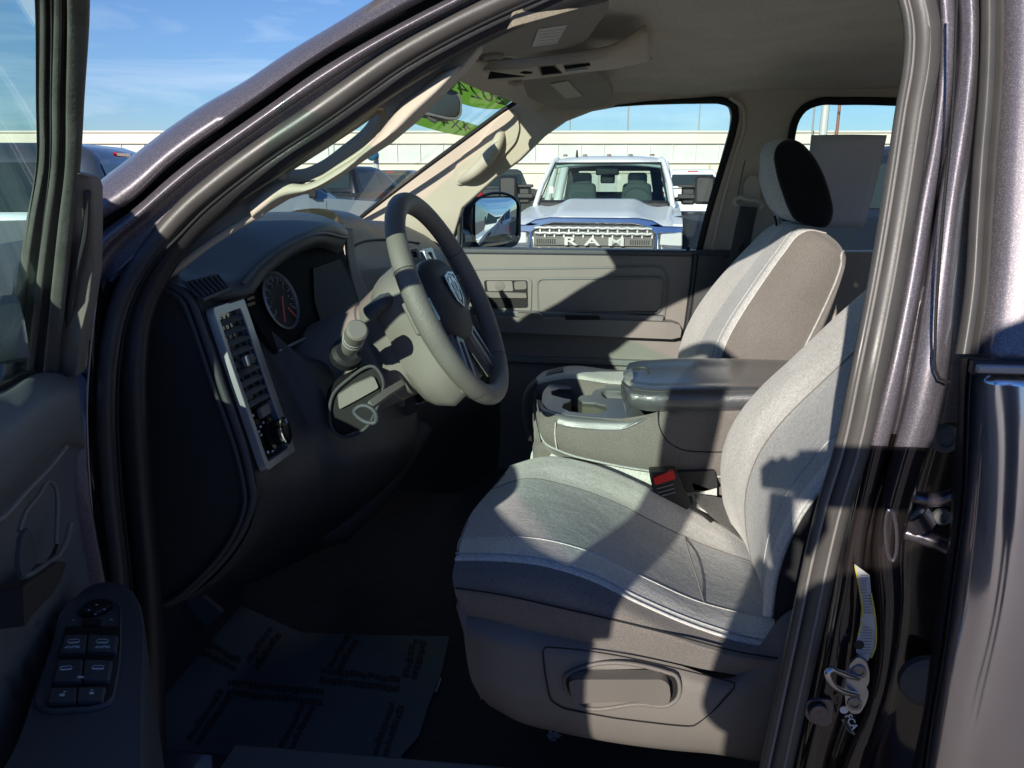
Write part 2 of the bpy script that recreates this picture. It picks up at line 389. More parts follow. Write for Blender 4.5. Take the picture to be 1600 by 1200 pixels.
# sheet metal ridge seam lines
b = MB(); b.tube([P(*q) for q in crom([(1496, -20, .90), (1488, 180, .885), (1474, 330, .865), (1465, 450, .85), (1461, 540, .842), (1462, 580, .84), (1468, 592, .84), (1484, 597, .842)], 40)], .0016, n=6); b.build('panel_seam', M_BLK, bpil)
# hinge hardware in the recess behind the B pillar
hg = MB()
for (x, y, r_) in ((1474, 684, .017), (1436, 808, .012), (1470, 806, .010)):
    hg = MB(); c = P(x, y, .915); hg.lathe(c, (0, -1, .1), [(r_, 0), (r_, .006), (r_*.8, .009), (r_*.6, .009), (r_*.55, .004), (.0, .004)], n=20); hg.build('body_plug', M_DOORD, bpil, ang=30)
hg = MB()
for (pts_, r_) in (([(1415, 775, .925), (1450, 781, .915), (1480, 778, .905), (1500, 770, .90)], .009), ([(1415, 832, .92), (1450, 842, .91), (1475, 853, .905), (1492, 862, .90)], .010), ([(1425, 800, .92), (1440, 820, .92)], .02)):
    hg.tube([P(*q) for q in crom(pts_, 12)], r_, n=10)
hg.build('door_hinge', M_PAINTD, bpil, ang=50)
hg = MB(); c = P(1445, 1060, .935); hg.lathe(c, (0, -1, 0), [(.035, 0), (.035, .01), (.028, .016), (0, .016)], n=24); hg.build('rubber_grommet', M_DOORD, bpil)
c = P(1398, 822, .862)
b = MB(); ov = [P(1392+9*math.cos(t)+6*math.sin(t)*.3, 836+40*math.sin(t), .852) for t in [2*math.pi*k/24 for k in range(24)]]
b.tube(ov, .0022, n=6, closed=True); b.build('access_slot', M_PAINTD, bpil)
# certification label, striker, small label
lab = [(1335, 881), (1359, 899), (1361, 925), (1366, 960), (1368, 990), (1366, 1015), (1356, 1033), (1338, 1020), (1338, 1005), (1344, 975), (1346, 950), (1342, 920)]
def lf(x, y): return P(x, y, .848+(.006 if y > 960 else 0))
lb = plate('certification_label', lab, lf, mat('label_silver', (.46, .46, .47), .4, var=.03, vs=60), truck, ext=(0, .0008, 0), label='silver certification label with yellow borders stuck on the door jamb')
for side in ([(1336, 884), (1343, 920), (1348, 950), (1346, 976), (1341, 992)], [(1361, 927), (1367, 960), (1369, 990), (1367, 1014), (1361, 1028)]):
    b = MB(); L = crom([Vector((x, y)) for x, y in side], 14)
    b.grid([[P(q.x-1.2, q.y, .8465+(.006 if q.y > 960 else 0)) for q in L], [P(q.x+1.2, q.y, .8465+(.006 if q.y > 960 else 0)) for q in L]]); b.build('yellow_border', mat('label_yellow', (.6, .52, .04), .5), lb)
tl = MB(); random.seed(3)
for k in range(28):
    y = 898+k*4.5; x0 = 1345+(4 if 6 < k < 20 else 0)
    x = x0
    while x < 1358+(3 if k > 6 else -4):
        w = random.uniform(1.2, 3.2); yy = .847+(.006 if y > 960 else 0)
        tl.add([P(x, y, yy), P(x+w, y+.8, yy), P(x+w, y+1.9, yy), P(x, y+1.1, yy)], [[0, 1, 2, 3]]); x += w+.9
tl.build('label_text', M_INK, lb, sm=False, fix=False)
b = MB(); c = lf(1342, 1007)+Vector((0, -.001, 0)); b.lathe(c, (0, -1, 0), [(.0058, 0), (.0058, .0005), (0, .0005)], n=20); b.build('label_symbol', M_INK, lb)
st = empty('door_striker', P(1335, 1080, .85), truck)
out = [(1326, 1040), (1340, 1026), (1354, 1034), (1359, 1052), (1358, 1068), (1353, 1074), (1358, 1082), (1354, 1098), (1344, 1115), (1332, 1116), (1322, 1106), (1319, 1076)]
def sf(x, y): return P(x, y, .842)
plate('striker_plate', out, sf, M_STEEL, st, ext=(.002, .006, 0), bevel=.0012, r=5)
for (x, y) in ((1342, 1048), (1335, 1098)):
    b = MB(); b.lathe(sf(x, y), (-.25, -1, .1), [(.0085, 0), (.0085, .0025), (.0075, .0035), (.005, .0035), (.0045, .0015), (0, .0015)], n=24)
    b.build('bolt', mat('bolt_steel', (.25, .255, .265), .4, 1.), st)
b = MB(); b.tube([P(*q) for q in crom([(1340, 1060, .842), (1326, 1056, .83), (1308, 1049, .815), (1298, 1046, .806), (1293, 1050, .803), (1294, 1058, .803), (1301, 1070, .808), (1312, 1078, .818), (1340, 1086, .842)], 50)], .0036, n=12); b.build('striker_loop', mat('loop_steel', (.7, .71, .73), .22, 1.), st, ang=80)
tx = P(1330, 1128, .852); text('label_letters', 'FCA', .0125, tx, P(1340, 1145, .852)-P(1325, 1117, .852), Vector((.5, 0, .6)), M_WHITE, truck)
b = MB(); b.lathe(P(1319, 1109, .85), (0, -1, 0), [(.0052, 0), (.0052, .0004), (0, .0004)], n=20); b.build('label_badge', M_WHITE, truck)
b = MB()
for k in range(3):
    p, q = P(1316+k*4, 1124+k*4, .853), P(1329+k*3, 1144+k*2, .853); d = Vector((.0012, 0, .0008)); b.add([p-d, q-d, q+d, p+d], [[0, 1, 2, 3]])
b.build('label_lines', mat('grey_ink', (.18, .18, .18), .6), truck, fix=False)
rc = plate('jamb_recess', [(1262, 1094), (1298, 1093), (1303, 1100), (1300, 1130), (1290, 1136), (1268, 1130), (1257, 1118)], lambda x, y: P(x, y, .862), M_PAINTD, truck, ext=(0, .004, 0), bevel=.003, r=6)
b = MB(); b.lathe(P(1279, 1113, .858), (0, -1, 0), [(.012, 0), (.011, .003), (.006, .004), (0, .002)], n=24); b.build('bumper_stop', M_PAINTD, rc)
# rear door: upper strip of rubber, dark lower edge strip, painted panel, moulding
rd = empty('rear_door', P(1560, 700, .84), truck)
up_c = [(1544, -80), (1550, 0), (1550, 60), (1545, 170), (1540, 225), (1532, 340), (1525, 450), (1514, 530), (1510, 553)]
loft('edge_rubber', [[(x-17, y, tum(y)+.02) for x, y in up_c], [(x-15, y, tum(y)+.0) for x, y in up_c], [(x-5, y, tum(y)-.008) for x, y in up_c], [(x+6, y, tum(y)-.006) for x, y in up_c], [(x+8, y, tum(y)+.0) for x, y in up_c], [(x+15, y, tum(y)-.006) for x, y in up_c], [(x+17, y, tum(y)+.02) for x, y in up_c]], M_SEAL, rd, nu=40, nv=26)
lo_c = [(1510, 560), (1506, 600), (1504, 640), (1502, 700), (1500, 750), (1492, 830), (1482, 900), (1473, 965), (1464, 1031), (1450, 1110), (1437, 1200), (1425, 1290)]
def wsc(y): return 8+2*math.sin(y/37.)
loft('door_edge_seal', [[(x-wsc(y)-1, y, .90) for x, y in lo_c], [(x-wsc(y), y, .865) for x, y in lo_c], [(x-2, y, .850) for x, y in lo_c], [(x+3, y, .846) for x, y in lo_c], [(x+5, y, .853) for x, y in lo_c], [(x+9, y, .842) for x, y in lo_c], [(x+11, y, .87) for x, y in lo_c]], M_SEALD, rd, nu=50, nv=26)
def rdl(rows, x0):                     # panel: a rail pushed rearwards in the place
    return rows
eu = [(1564, -90), (1566, 30), (1557, 225), (1541, 450), (1526, 561)]
el = [(1523, 586), (1512, 720), (1492, 900), (1464, 1080), (1432, 1300)]
def panel(name, edge, prof):
    base = [P(x, y, tum(y)) for x, y in edge]
    rails = [[p+Vector((dx, dy, 0)) for p in base] for dx, dy in prof]
    b = MB(); b.grid(rows_of(rails, 50, 24)); o = b.build(name, M_PAINT, rd, ang=80); orient(o); mods(o, solid=.002); return o
panel('upper_panel', eu, [(0, .02), (.0005, .004), (.003, -.003), (.02, -.006), (.12, -.007), (.9, -.007)])
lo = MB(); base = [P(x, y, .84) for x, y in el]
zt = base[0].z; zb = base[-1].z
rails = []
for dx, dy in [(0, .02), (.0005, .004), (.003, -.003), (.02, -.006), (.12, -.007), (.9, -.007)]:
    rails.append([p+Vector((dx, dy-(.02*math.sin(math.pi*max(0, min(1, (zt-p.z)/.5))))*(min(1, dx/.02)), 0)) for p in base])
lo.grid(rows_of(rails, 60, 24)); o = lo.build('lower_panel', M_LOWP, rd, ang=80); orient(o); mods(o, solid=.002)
b = MB(); a0, a1 = P(1524, 566, .828), P(1524, 584, .828)
h_ = (a0.z-a1.z)/2
b.box((a0+a1)/2+Vector((.45, 0, 0)), (.45, .005, h_*.72)); b.build('belt_moulding', M_SATIN, rd, bevel=.002)
b = MB(); b.box((a0+a1)/2+Vector((.45, .006, 0)), (.452, .005, h_*1.15)); b.build('moulding_gasket', M_SEALD, rd, bevel=.001)
# sill, roof skin
sb = P(235, 1200, .9)
def box3(name, x0, x1, y0, y1, z0, z1, m, parent, bevel=.01, **k):
    b = MB(); b.box(((x0+x1)/2, (y0+y1)/2, (z0+z1)/2), (abs(x1-x0)/2, abs(y1-y0)/2, abs(z1-z0)/2)); return b.build(name, m, parent, bevel=bevel, **k)
FZ = .70
# roof skin and headliner
def xr(x, ys): return [Vector((x, y, z)) for y, z in ys]
roof = [[Vector((x, y, z)) for x in (-.30, .1, .6, 1.1, 1.75)] for y, z in ((.93, 1.955), (1.0, 1.985), (1.15, 2.01), (1.7, 2.03), (2.25, 2.01), (2.42, 1.95))]
loft('roof_panel', roof, M_PAINT, truck, nu=12, nv=12, solid=.004)
hl = [[Vector((x, y, z-(.02 if x > 1.2 else 0))) for x in (-.33, -.2, 0, .25, .45, .7, 1.1, 1.7)] for y, z in ((1.0, 1.895), (1.03, 1.90), (1.1, 1.905), (1.3, 1.915), (1.7, 1.925), (2.1, 1.92), (2.24, 1.905), (2.33, 1.892), (2.38, 1.882))]
hl = [[(v+Vector((0, 0, -.035*max(0, 1-abs(v.x-.25)/.2)*.3))) for v in r] for r in hl]
b = MB(); b.grid(rows_of(hl, 40, 30)); o = b.build('headliner', M_HEAD, truck, ang=80); orient(o); mods(o, solid=.01, off=-1)
# rail trim above the far windows and the driver side head rail
b = MB(); b.tube([Vector(p) for p in crom([(-.22, 1.03, 1.83), (-.1, 1.03, 1.872), (.15, 1.03, 1.895), (.5, 1.03, 1.895)], 20)], .028, n=12); b.build('head_rail_trim', M_SEATP, truck, ang=80)
# back wall of the cab, floor, front bulkhead, all dark
box3('rear_cab_wall', 1.70, 1.74, .9, 2.5, .6, 1.35, M_CARP, truck)
bw = MB(); bw.box((1.72, 1.7, 1.83), (.02, .75, .1)); bw.build('rear_header', M_HEAD, truck)
box3('floor_pan', -1.05, 1.7, .95, 2.5, FZ-.03, FZ, M_CARP, truck, bevel=0)
box3('door_sill', -.75, .62, .845, .955, .55, FZ+.085, M_PAINTD, truck, bevel=.012)
box3('sill_plate', -.55, .28, .87, .965, FZ+.07, FZ+.092, M_DOORD, truck, bevel=.005)
box3('firewall', -1.15, -1.1, .9, 2.5, .6, 1.5, M_CARP, truck)
fr = MB(); fr.add([(-1.1, .95, 1.15), (-1.1, 2.5, 1.15), (-.78, .95, FZ), (-.78, 2.5, FZ)], [[0, 1, 3, 2]]); fr.build('footwell_carpet', M_CARP, truck, sm=False)
b = MB(); fe = [[Vector((x, y, z)) for x in (-.63, -.8, -1.3, -2.4)] for y, z in ((.95, 1.46), (.875, 1.43), (.845, 1.36), (.835, 1.1), (.85, .75), (.87, .5))]
b.grid(rows_of(fe, 16, 20)); o = b.build('front_fender', M_PAINT, truck, ang=80); orient(o); mods(o, solid=.003)
b = MB(); ho_ = [[Vector((x, y, z+(.03 if .2 < (y-.9)/1.5 < .8 else 0))) for x, z in ((-1.28, 1.44), (-1.6, 1.42), (-2.5, 1.34))] for y in (.90, 1.2, 1.65, 2.1, 2.42)]
b.grid(rows_of(ho_, 12, 16)); o = b.build('hood', M_PAINT, truck, ang=80); mods(o, solid=.003)
cw = MB(); cw.box((-1.2, 1.65, 1.42), (.16, .78, .03)); cw.build('cowl', M_DOORD, truck, bevel=.01)
# windshield: plane through both pillars
W = [P(100, 330, .93), P(600, -5, .99), P(806, 152, 2.27), P(556, 345, 2.32)]
W[0] = P(60, 380, .93); 
wn = (W[1]-W[0]).cross(W[3]-W[0]).normalized()
wq = Quad(W[0], W[1], W[2], W[3])
b = MB(); b.grid([[wq(u/12+(.04 if u == 12 else 0)*1, v/12, .03*math.sin(math.pi*v/12)) for u in range(13)] for v in range(13)]); ws = b.build('windshield', M_GLASSW, truck, ang=80); orient(ws)
def onW(px, py, h=.004):                # a point on the windshield, slightly inside
    n = wq.n; return PP(px, py, W[2]+n*h, n)
wb = MB()
wb.tube([onW(x, y, .006) for x, y in [(q.x, q.y) for q in crom([Vector(v) for v in [(552, 349), (600, 311), (650, 273), (700, 236), (750, 199), (785, 173), (805, 160), (812, 154)]], 30)]], .007, n=8)
wb.build('windshield_edge', M_BLK, ws, ang=80)
# driver side pillar trim with its grab handle (a hole shows the glass)
def yp(x, y):                           # trim turns away from us towards the glass
    t = max(0, min(1, ((y)-(262+(582-x)*-.0))/1e9)); return 0
tl_ = [(205, 500), (232, 458), (262, 415), (295, 375), (335, 336), (380, 298), (436, 256), (512, 205), (582, 155), (625, 125), (690, 84), (748, 58)]
lw = [(215, 500), (240, 452), (275, 418), (325, 378), (380, 346), (437, 312), (478, 299), (515, 281), (558, 250), (602, 222), (645, 186), (690, 141), (722, 108), (748, 76)]
def ypil(x, y): return P(x, y, tum(y, .90, 1.02)+.03)
hole = [(436, 270), (438, 281), (475, 285), (503, 273), (531, 257), (558, 240), (580, 221), (606, 184), (602, 171), (584, 172), (550, 196), (500, 229)]
plate('pillar_trim', tl_+lw[::-1], ypil, M_BEIGE, truck, ext=(0, .035, 0), holes=[hole], bevel=.003, ang=60)
def yq(l, d): return [(x, y, tum(y, .90, 1.02)+.03+d) for x, y in l]
loft('grab_handle', [yq([(385, 322), (437, 283), (475, 287), (531, 259), (580, 223), (608, 185), (622, 160), (650, 138), (690, 108)], .012), yq([(388, 326), (438, 289), (478, 290), (530, 264), (578, 228), (611, 192), (630, 168), (665, 140), (700, 110)], -.016),
    yq([(392, 334), (440, 302), (482, 295), (526, 272), (572, 237), (612, 206), (642, 176), (682, 140), (715, 106)], -.018), yq([(396, 344), (440, 315), (482, 301), (518, 284), (562, 252), (606, 222), (650, 186), (693, 143), (724, 108)], .014)], M_BEIGE, truck, nu=60, nv=16, solid=.004)
loft('handle_inner_face', [yq([(434, 262), (438, 281), (475, 286), (531, 258), (580, 222), (606, 183), (598, 168)], .0), yq([(444, 252), (450, 262), (470, 264), (497, 254), (534, 228), (574, 192), (586, 170)], .065)], M_BEIGE, truck, nu=40, nv=8, solid=.004)
gh = MB(); gh.tube([P(x, y, tum(y, .90, 1.02)+.026) for x, y in [(q.x, q.y) for q in crom([Vector(v) for v in [(250, 440), (300, 400), (370, 353), (410, 331)]], 40)]], .005, n=10); gh.build('trim_edge', M_BEIGE, truck, ang=80)
b = MB(); b.poly([[onW(x, y, .03) for x, y in [(700, 108), (722, 119), (748, 131), (770, 137), (790, 147), (813, 157), (850, 175), (880, 160), (860, 120), (800, 90), (720, 80)]]], wq.n*.02); b.build('windshield_header', M_BEIGE, truck, bevel=.003)
# sun visors and overhead console
vf = lambda x, y: Quad(P(750, 66, 1.02), P(945, 15, 1.06), P(905, 76, 1.50), P(752, 88, 1.50))
dv = Quad(P(745, 74, 1.03), P(960, 2, 1.06), P(940, 60, 1.50), P(748, 90, 1.46))
def onq(q): 
    return lambda x, y: PP(x, y, q.c[0], q.n)
vn = (P(950, 15, 1.10)-P(750, 70, 1.05)).cross(P(905, 76, 1.52)-P(750, 70, 1.05)).normalized()
def onv(x, y): return PP(x, y, P(750, 70, 1.05), vn)
vis = plate('sun_visor', [(748, 84), (756, 66), (800, 42), (887, 18), (952, 2), (950, 17), (934, 38), (917, 62), (898, 73), (812, 86), (760, 90)], onv, M_VISOR, truck, ext=(0, .0, .018), bevel=.006, r=5, seg=3, label='driver side sun visor with a printed warning label')
plate('warning_label', [(831, 72), (841, 45), (886, 38), (870, 67)], lambda x, y: onv(x, y)-Vector((0, 0, .001)), M_PAPER, vis, ext=(0, 0, .0006))
b = MB(); rp = [onv(753+k*1.0, 86-k*.06) for k in range(0, 32)]; b.tube([onv(x, y)-Vector((0, 0, .003)) for x, y in ((752, 85), (770, 83), (783, 84))], .005, n=8); b.build('visor_pivot', M_VISOR, vis)
wl = MB()
for k in range(5):
    p, q = onv(838+k*1.2, 68-k*5), onv(869+k*2.6, 64-k*5); d = Vector((0, 0, .0016)); wl.add([p-d, q-d, q-d+(P(0, 0, 1)-P(0, 3, 1))*.5, p-d+(P(0, 0, 1)-P(0, 3, 1))*.5], [[0, 1, 2, 3]])
wl.build('label_print', mat('pale_grey_ink', (.35, .35, .33), .6), vis, fix=False)
vn2 = (P(945, 120, 1.80)-P(775, 131, 1.85)).cross(P(925, 168, 2.28)-P(775, 131, 1.85)).normalized()
def onv2(x, y): return PP(x, y, P(775, 131, 1.85), vn2)
vis2 = plate('sun_visor', [(775, 130), (800, 124), (850, 116), (920, 108), (938, 118), (952, 134), (959, 150), (948, 162), (920, 170), (872, 172), (842, 160), (810, 145)], onv2, M_VISOR, truck, ext=(0, 0, .018), bevel=.006, r=5, seg=3, label='passenger side sun visor with a small blank label')
plate('warning_label', [(859, 130), (887, 125), (910, 149), (884, 153)], lambda x, y: onv2(x, y)-Vector((0, 0, .002)), mat('cream_label', (.55, .52, .40), .6), vis2, ext=(0, 0, .0006))
oc = empty('overhead_console', P(860, 100, 1.6), truck)
cs = [[(722, 100, 1.50), (760, 97, 1.48), (820, 92, 1.46), (900, 82, 1.44), (960, 72, 1.42), (1010, 40, 1.45)],
      [(728, 106, 1.50), (765, 106, 1.48), (830, 100, 1.46), (905, 92, 1.44), (962, 82, 1.43), (1012, 55, 1.46)],
      [(738, 114, 1.54), (770, 112, 1.52), (835, 107, 1.50), (905, 98, 1.48), (960, 92, 1.47), (1015, 72, 1.50)],
      [(745, 122, 1.66), (770, 124, 1.64), (830, 120, 1.62), (905, 112, 1.60), (962, 105, 1.58), (1015, 90, 1.60)],
      [(750, 125, 1.80), (772, 129, 1.80), (830, 124, 1.78), (905, 114, 1.76), (965, 106, 1.74), (1020, 95, 1.75)]]
loft('console_shell', cs, M_BEIGE, oc, nu=30, nv=20, solid=.006)
cf = lambda d: (lambda x, y: P(x, y, 1.47+d))
plate('sunglass_pocket', [(762, 123), (766, 111), (790, 115), (820, 119)], cf(.01), M_BLK, oc, ext=(0, .01, 0))
plate('microphone', [(812, 113), (820, 111), (831, 112), (831, 114), (820, 115)], cf(0), M_BLK, oc, ext=(0, .01, 0))
plate('map_light', [(844, 105), (865, 103), (878, 114), (847, 117)], cf(0), M_DASHG, oc, ext=(0, .012, 0), bevel=.001)
plate('light_bezel', [(840, 103), (866, 101), (881, 115), (845, 119)], cf(.004), M_BEIGE, oc, ext=(0, .012, 0), bevel=.001)
for (a, c) in ((((880, 99), (917, 94), (919, 97), (882, 103)), 0), (((882, 108), (912, 104), (920, 106), (918, 109), (884, 112)), 0)):
    plate('switch_bar', list(a), cf(0), M_SILV, oc, ext=(0, .008, 0), bevel=.001)
plate('switch_gap', [(880, 103), (921, 98), (923, 102), (884, 108)], cf(.003), M_BLK, oc, ext=(0, .008, 0))
b = MB(); b.tube([P(795, 128, 1.7), P(805, 131, 1.7), P(816, 129, 1.7)], .006, n=8); b.build('visor_clip', M_BEIGE, oc)
# inner mirror
mr = empty('rear_view_mirror', P(692, 165, 1.62), truck)
ml_ = [(655, 172), (658, 160), (688, 134), (700, 137), (716, 144), (722, 155), (722, 178), (716, 187), (700, 187), (680, 182), (657, 178)]
plate('mirror_housing', ml_, lambda x, y: P(x, y, 1.60), M_DASH, mr, ext=(-.03, .05, 0), bevel=.006, r=4, seg=3)
plate('mirror_face', [(660, 172), (663, 162), (690, 138), (702, 141), (715, 149), (718, 158), (717, 176), (712, 182), (700, 182), (682, 178)], lambda x, y: P(x, y, 1.597), mat('mirror_dark', (.03, .033, .03), .12), mr, ext=(0, .002, 0), r=3)
b = MB(); b.tube([P(*q) for q in [(668, 180, 1.61), (674, 187, 1.61), (682, 190, 1.61)]], .004, n=8); b.build('dimmer_tab', M_DASH, mr)
b = MB(); b.tube([P(690, 150, 1.64), onW(700, 118)], .008, n=10); b.build('mirror_stem', M_DASH, mr)
# far side: wall with the two window openings, leaning in above the belt
def yw(y, base=2.46, top=2.36): return base+(top-base)*max(0., min(1.2, (393-y)/233.))
def fw(x, y): return P(x, y, yw(y))
def ins(x, y): return P(x, y, yw(y)-.01)
win1 = [(700, 393), (722, 325), (775, 277), (812, 250), (850, 212), (884, 188), (925, 172), (965, 165), (1010, 162), (1080, 160), (1132, 160), (1142, 166), (1145, 180), (1143, 200), (1118, 290), (1089, 393)]
win2 = [(1222, 393), (1236, 240), (1238, 212), (1245, 188), (1258, 170), (1275, 162), (1300, 159), (1500, 163), (1680, 168), (1685, 393)]
wall = [(560, 560), (556, 345), (650, 268), (745, 200), (800, 160), (830, 60), (1000, 20), (1300, 10), (1800, 0), (1800, 800), (560, 800)]
plate('far_pillar_trim', [(440, 395), (556, 346), (600, 311), (650, 273), (700, 236), (750, 199), (790, 169), (812, 155), (850, 110), (1000, 100), (1300, 100), (1800, 110), (1800, 800), (900, 800), (440, 800)], fw, M_BEIGE, truck, ext=(0, .05, 0), holes=[win1, win2], bevel=.004, ang=50)
fskin = plate('far_body_side', [(440, 420), (556, 352), (650, 279), (750, 206), (812, 166), (850, 100), (1800, 100), (1800, 900), (440, 900)], lambda x, y: P(x, y, yw(y)+.07), M_PAINTD, truck, ext=(0, .01, 0), holes=[win1, win2])
g1 = plate('far_window', win1, lambda x, y: P(x, y, yw(y)+.045), M_GLASSF, truck, ext=(0, .003, 0)); g2 = plate('far_window', win2, lambda x, y: P(x, y, yw(y)+.045), M_GLASSF, truck, ext=(0, .003, 0))
ed = MB(); ed.tube([P(x, y, yw(y)-.002) for x, y in [(q.x, q.y) for q in crom([Vector(v) for v in [(1090, 400), (1108, 330), (1128, 262), (1146, 200), (1149, 180), (1144, 163), (1130, 158), (1080, 158), (1010, 161), (960, 166)]], 60)]], [.008]*36+[.008-.0065*k/23 for k in range(24)], n=8, flat=1.3); ed.build('window_seal', M_BLK, g1, ang=80)
ed = MB(); ed.tube([P(x, y, yw(y)-.004) for x, y in [(q.x, q.y) for q in crom([Vector(v) for v in [(1224, 400), (1235, 260), (1237, 212), (1244, 186), (1258, 168), (1276, 160), (1320, 158), (1450, 161), (1600, 165)]], 60)]], .011, n=8); ed.build('window_seal', M_BLK, g2, ang=80)
ed = MB(); ed.tube([P(x, y, yw(y)-.012) for x, y in [(q.x, q.y) for q in crom([Vector(v) for v in [(1110, 400), (1128, 320), (1150, 240), (1163, 190), (1160, 168), (1140, 152)]], 40)]], .006, n=8); ed.build('trim_bead', M_BEIGE, truck, ang=80)
# far grab handle on the front pillar
b = MB(); b.tube([P(x, y, yw(y)-d) for x, y, d in [tuple(q) for q in crom([(718, 282, .0), (730, 276, .03), (752, 258, .04), (770, 236, .04), (780, 216, .025), (784, 204, .0)], 30)]], [.012+.008*math.sin(math.pi*k/29) for k in range(30)], n=14); b.build('grab_handle', M_BEIGE, truck, ang=80)
ped = [(712, 290), (706, 272), (720, 245), (752, 222), (762, 205), (772, 190), (800, 168), (808, 178), (812, 200), (806, 222), (790, 240), (760, 268), (738, 285)]
plate('handle_pocket', ped, lambda x, y: P(x, y, yw(y)-.012), M_BEIGE, truck, ext=(0, .02, 0), bevel=.008, r=8, seg=3)
# passenger door card
pd = empty('passenger_door', P(900, 500, 2.44), truck)
dY = 2.43
o = plate('door_card', [(560, 397), (700, 395), (1090, 399), (1084, 440), (1076, 500), (1066, 560), (1040, 800), (560, 800)], dY, M_DOORT, pd, ext=(0, .05, 0), bevel=.006)
b = MB(); b.box(P(900, 393, dY+.02), (.62, .028, .009)); b.build('belt_rail', M_DASHT, pd, bevel=.006)
plate('upper_inset', [(735, 421), (1030, 417), (1041, 426), (1043, 450), (1036, 506), (735, 500)], dY-.004, M_DOORT, pd, ext=(0, .02, 0), bevel=.003, r=8)
b = MB(); b.tube([P(q.x, q.y, dY-.004) for q in [Vector(v) for v in [(720, 428), (745, 421), (900, 419), (1020, 417), (1034, 419), (1041, 428), (1043, 440), (1041, 470), (1036, 506)]]], .0035, n=8); b.build('inset_groove', M_DOORD, pd)
pad = plate('door_pad', [(842, 438), (1034, 436), (1036, 446), (1030, 486), (845, 488), (840, 480)], dY-.012, M_DOORT, pd, ext=(0, .02, 0), bevel=.005, r=8, seg=3)
b = MB(); b.tube([P(q.x, q.y, dY-.010) for q in rnd([(840, 436), (1037, 434), (1031, 489), (842, 490)], 9)], .0035, n=8, closed=True); b.build('pad_groove', M_DOORD, pd)
hb = plate('handle_bezel', [(750, 434), (827, 434), (831, 440), (830, 484), (826, 488), (756, 487), (750, 480)], dY-.010, M_DOORT, pd, ext=(0, .02, 0), bevel=.003, r=4)
plate('handle_recess', [(756, 438), (824, 438), (825, 481), (760, 482)], dY-.012, M_BLK, hb, ext=(0, .02, 0), r=4)
plate('door_handle', [(757, 456), (822, 458), (823, 466), (758, 465)], dY-.020, M_SEATP, pd, ext=(0, .012, 0), bevel=.003, r=2, seg=3)
plate('handle_block', [(760, 439), (800, 439), (802, 455), (762, 455)], dY-.014, M_DOORT, hb, ext=(0, .02, 0), bevel=.003, r=3)
plate('lock_slider', [(803, 440), (822, 439), (823, 452), (804, 453)], dY-.016, M_SEATP, hb, ext=(0, .02, 0), bevel=.003, r=4)
b = MB(); b.lathe(P(781, 447, dY-.014), (0, -1, 0), [(.016, 0), (.015, .002), (.006, .003), (0, .003)], n=20); b.build('lock_knob', M_SEATP, hb)
ar = [(740, 494), (800, 496), (900, 499), (1000, 502), (1050, 504), (1062, 508), (1065, 516), (1063, 527), (1050, 530), (900, 524), (760, 518), (740, 514)]
plate('armrest', ar, dY-.055, M_DOORT, pd, ext=(0, .08, 0), bevel=.012, seg=4)
plate('grab_slot', [(882, 493), (936, 494), (938, 500), (884, 500)], dY-.058, M_BLK, pd, ext=(0, .01, 0))
plate('window_switch', [(808, 489), (842, 490), (848, 494), (846, 499), (812, 498)], dY-.058, M_SEATP, pd, ext=(0, .02, 0), bevel=.003, r=2)
plate('upper_shelf', [(740, 484), (1038, 494), (1036, 503), (740, 496)], dY-.03, M_DOORD, pd, ext=(0, .05, 0), bevel=.004)
b = MB(); b.tube([P(1087, 398, 2.42), P(1083, 440, 2.42), P(1074, 505, 2.42), P(1064, 562, 2.42)], .010, n=8); b.build('door_edge_seal', M_SEALD, pd, ang=80)
b = MB(); b.tube([P(1096, 398, 2.42), P(1090, 440, 2.42), P(1083, 505, 2.42), P(1072, 562, 2.42)], .006, n=8); b.build('jamb_seal', M_SEALD, truck, ang=80)
plate('lower_ledge', [(780, 556), (1060, 566), (1058, 575), (780, 566)], dY-.02, M_DOORD, pd, ext=(0, .04, 0), bevel=.004)
b = MB(); b.tube([P(1075, 386, dY+.01), P(1075, 397, dY+.01)], .006, n=8); b.build('lock_pin', M_BLK, pd)
# corner triangle and outer mirror
plate('mirror_sail', [(652, 372), (690, 338), (722, 309), (722, 395), (652, 395)], 2.47, M_DOORD, pd, ext=(0, .02, 0), bevel=.003)
b = MB(); b.tube([P(718, 312, 2.46), P(716, 395, 2.46)], .005, n=8); b.build('sail_seam', M_SEAL, pd)
om = empty('side_mirror', P(770, 350, 2.72), truck)
mn = Vector((.855, -.515, .031)).normalized(); mp0 = P(744, 348, 2.62)
def mpl(h): return lambda x, y: PP(x, y, mp0+mn*h, mn)
plate('mirror_shell', [(736, 312), (742, 307), (795, 306), (809, 308), (814, 316), (814, 372), (806, 385), (790, 389), (738, 388), (733, 382)], mpl(-.012), mat('mirror_shell_plastic', (.03, .035, .045), .35, coat=.3), om, ext=-mn*.10, bevel=.012, r=6, seg=4)
mgo = [(743, 314), (748, 310), (803, 309), (808, 314), (809, 340), (806, 372), (800, 379), (750, 386), (744, 380)]
mg = MB(); mc_ = [mpl(0)(q.x, q.y) for q in crom([Vector(v) for v in rnd(mgo, 5)], 64, True)]; mcc = sum(mc_, Vector())/64
mg.grid([[mcc+(p-mcc)*s+mn*(.0085*(1-s*s)) for p in mc_] for s in [max(.01, 1-k/14) for k in range(15)]], True, capb=True); MIR = mg.build('mirror_glass', M_MIRROR, om, ang=80)
b = MB(); b.tube([mpl(.001)(q.x, q.y) for q in crom([Vector(v) for v in mgo], 50, True)], .005, n=8, closed=True); b.build('mirror_rim', M_DASHG, om, ang=80)
b = MB(); b.tube([P(716, 372, 2.50), mpl(-.08)(742, 372)], .03, n=10, flat=.8); b.build('mirror_arm', M_DOORD, om)
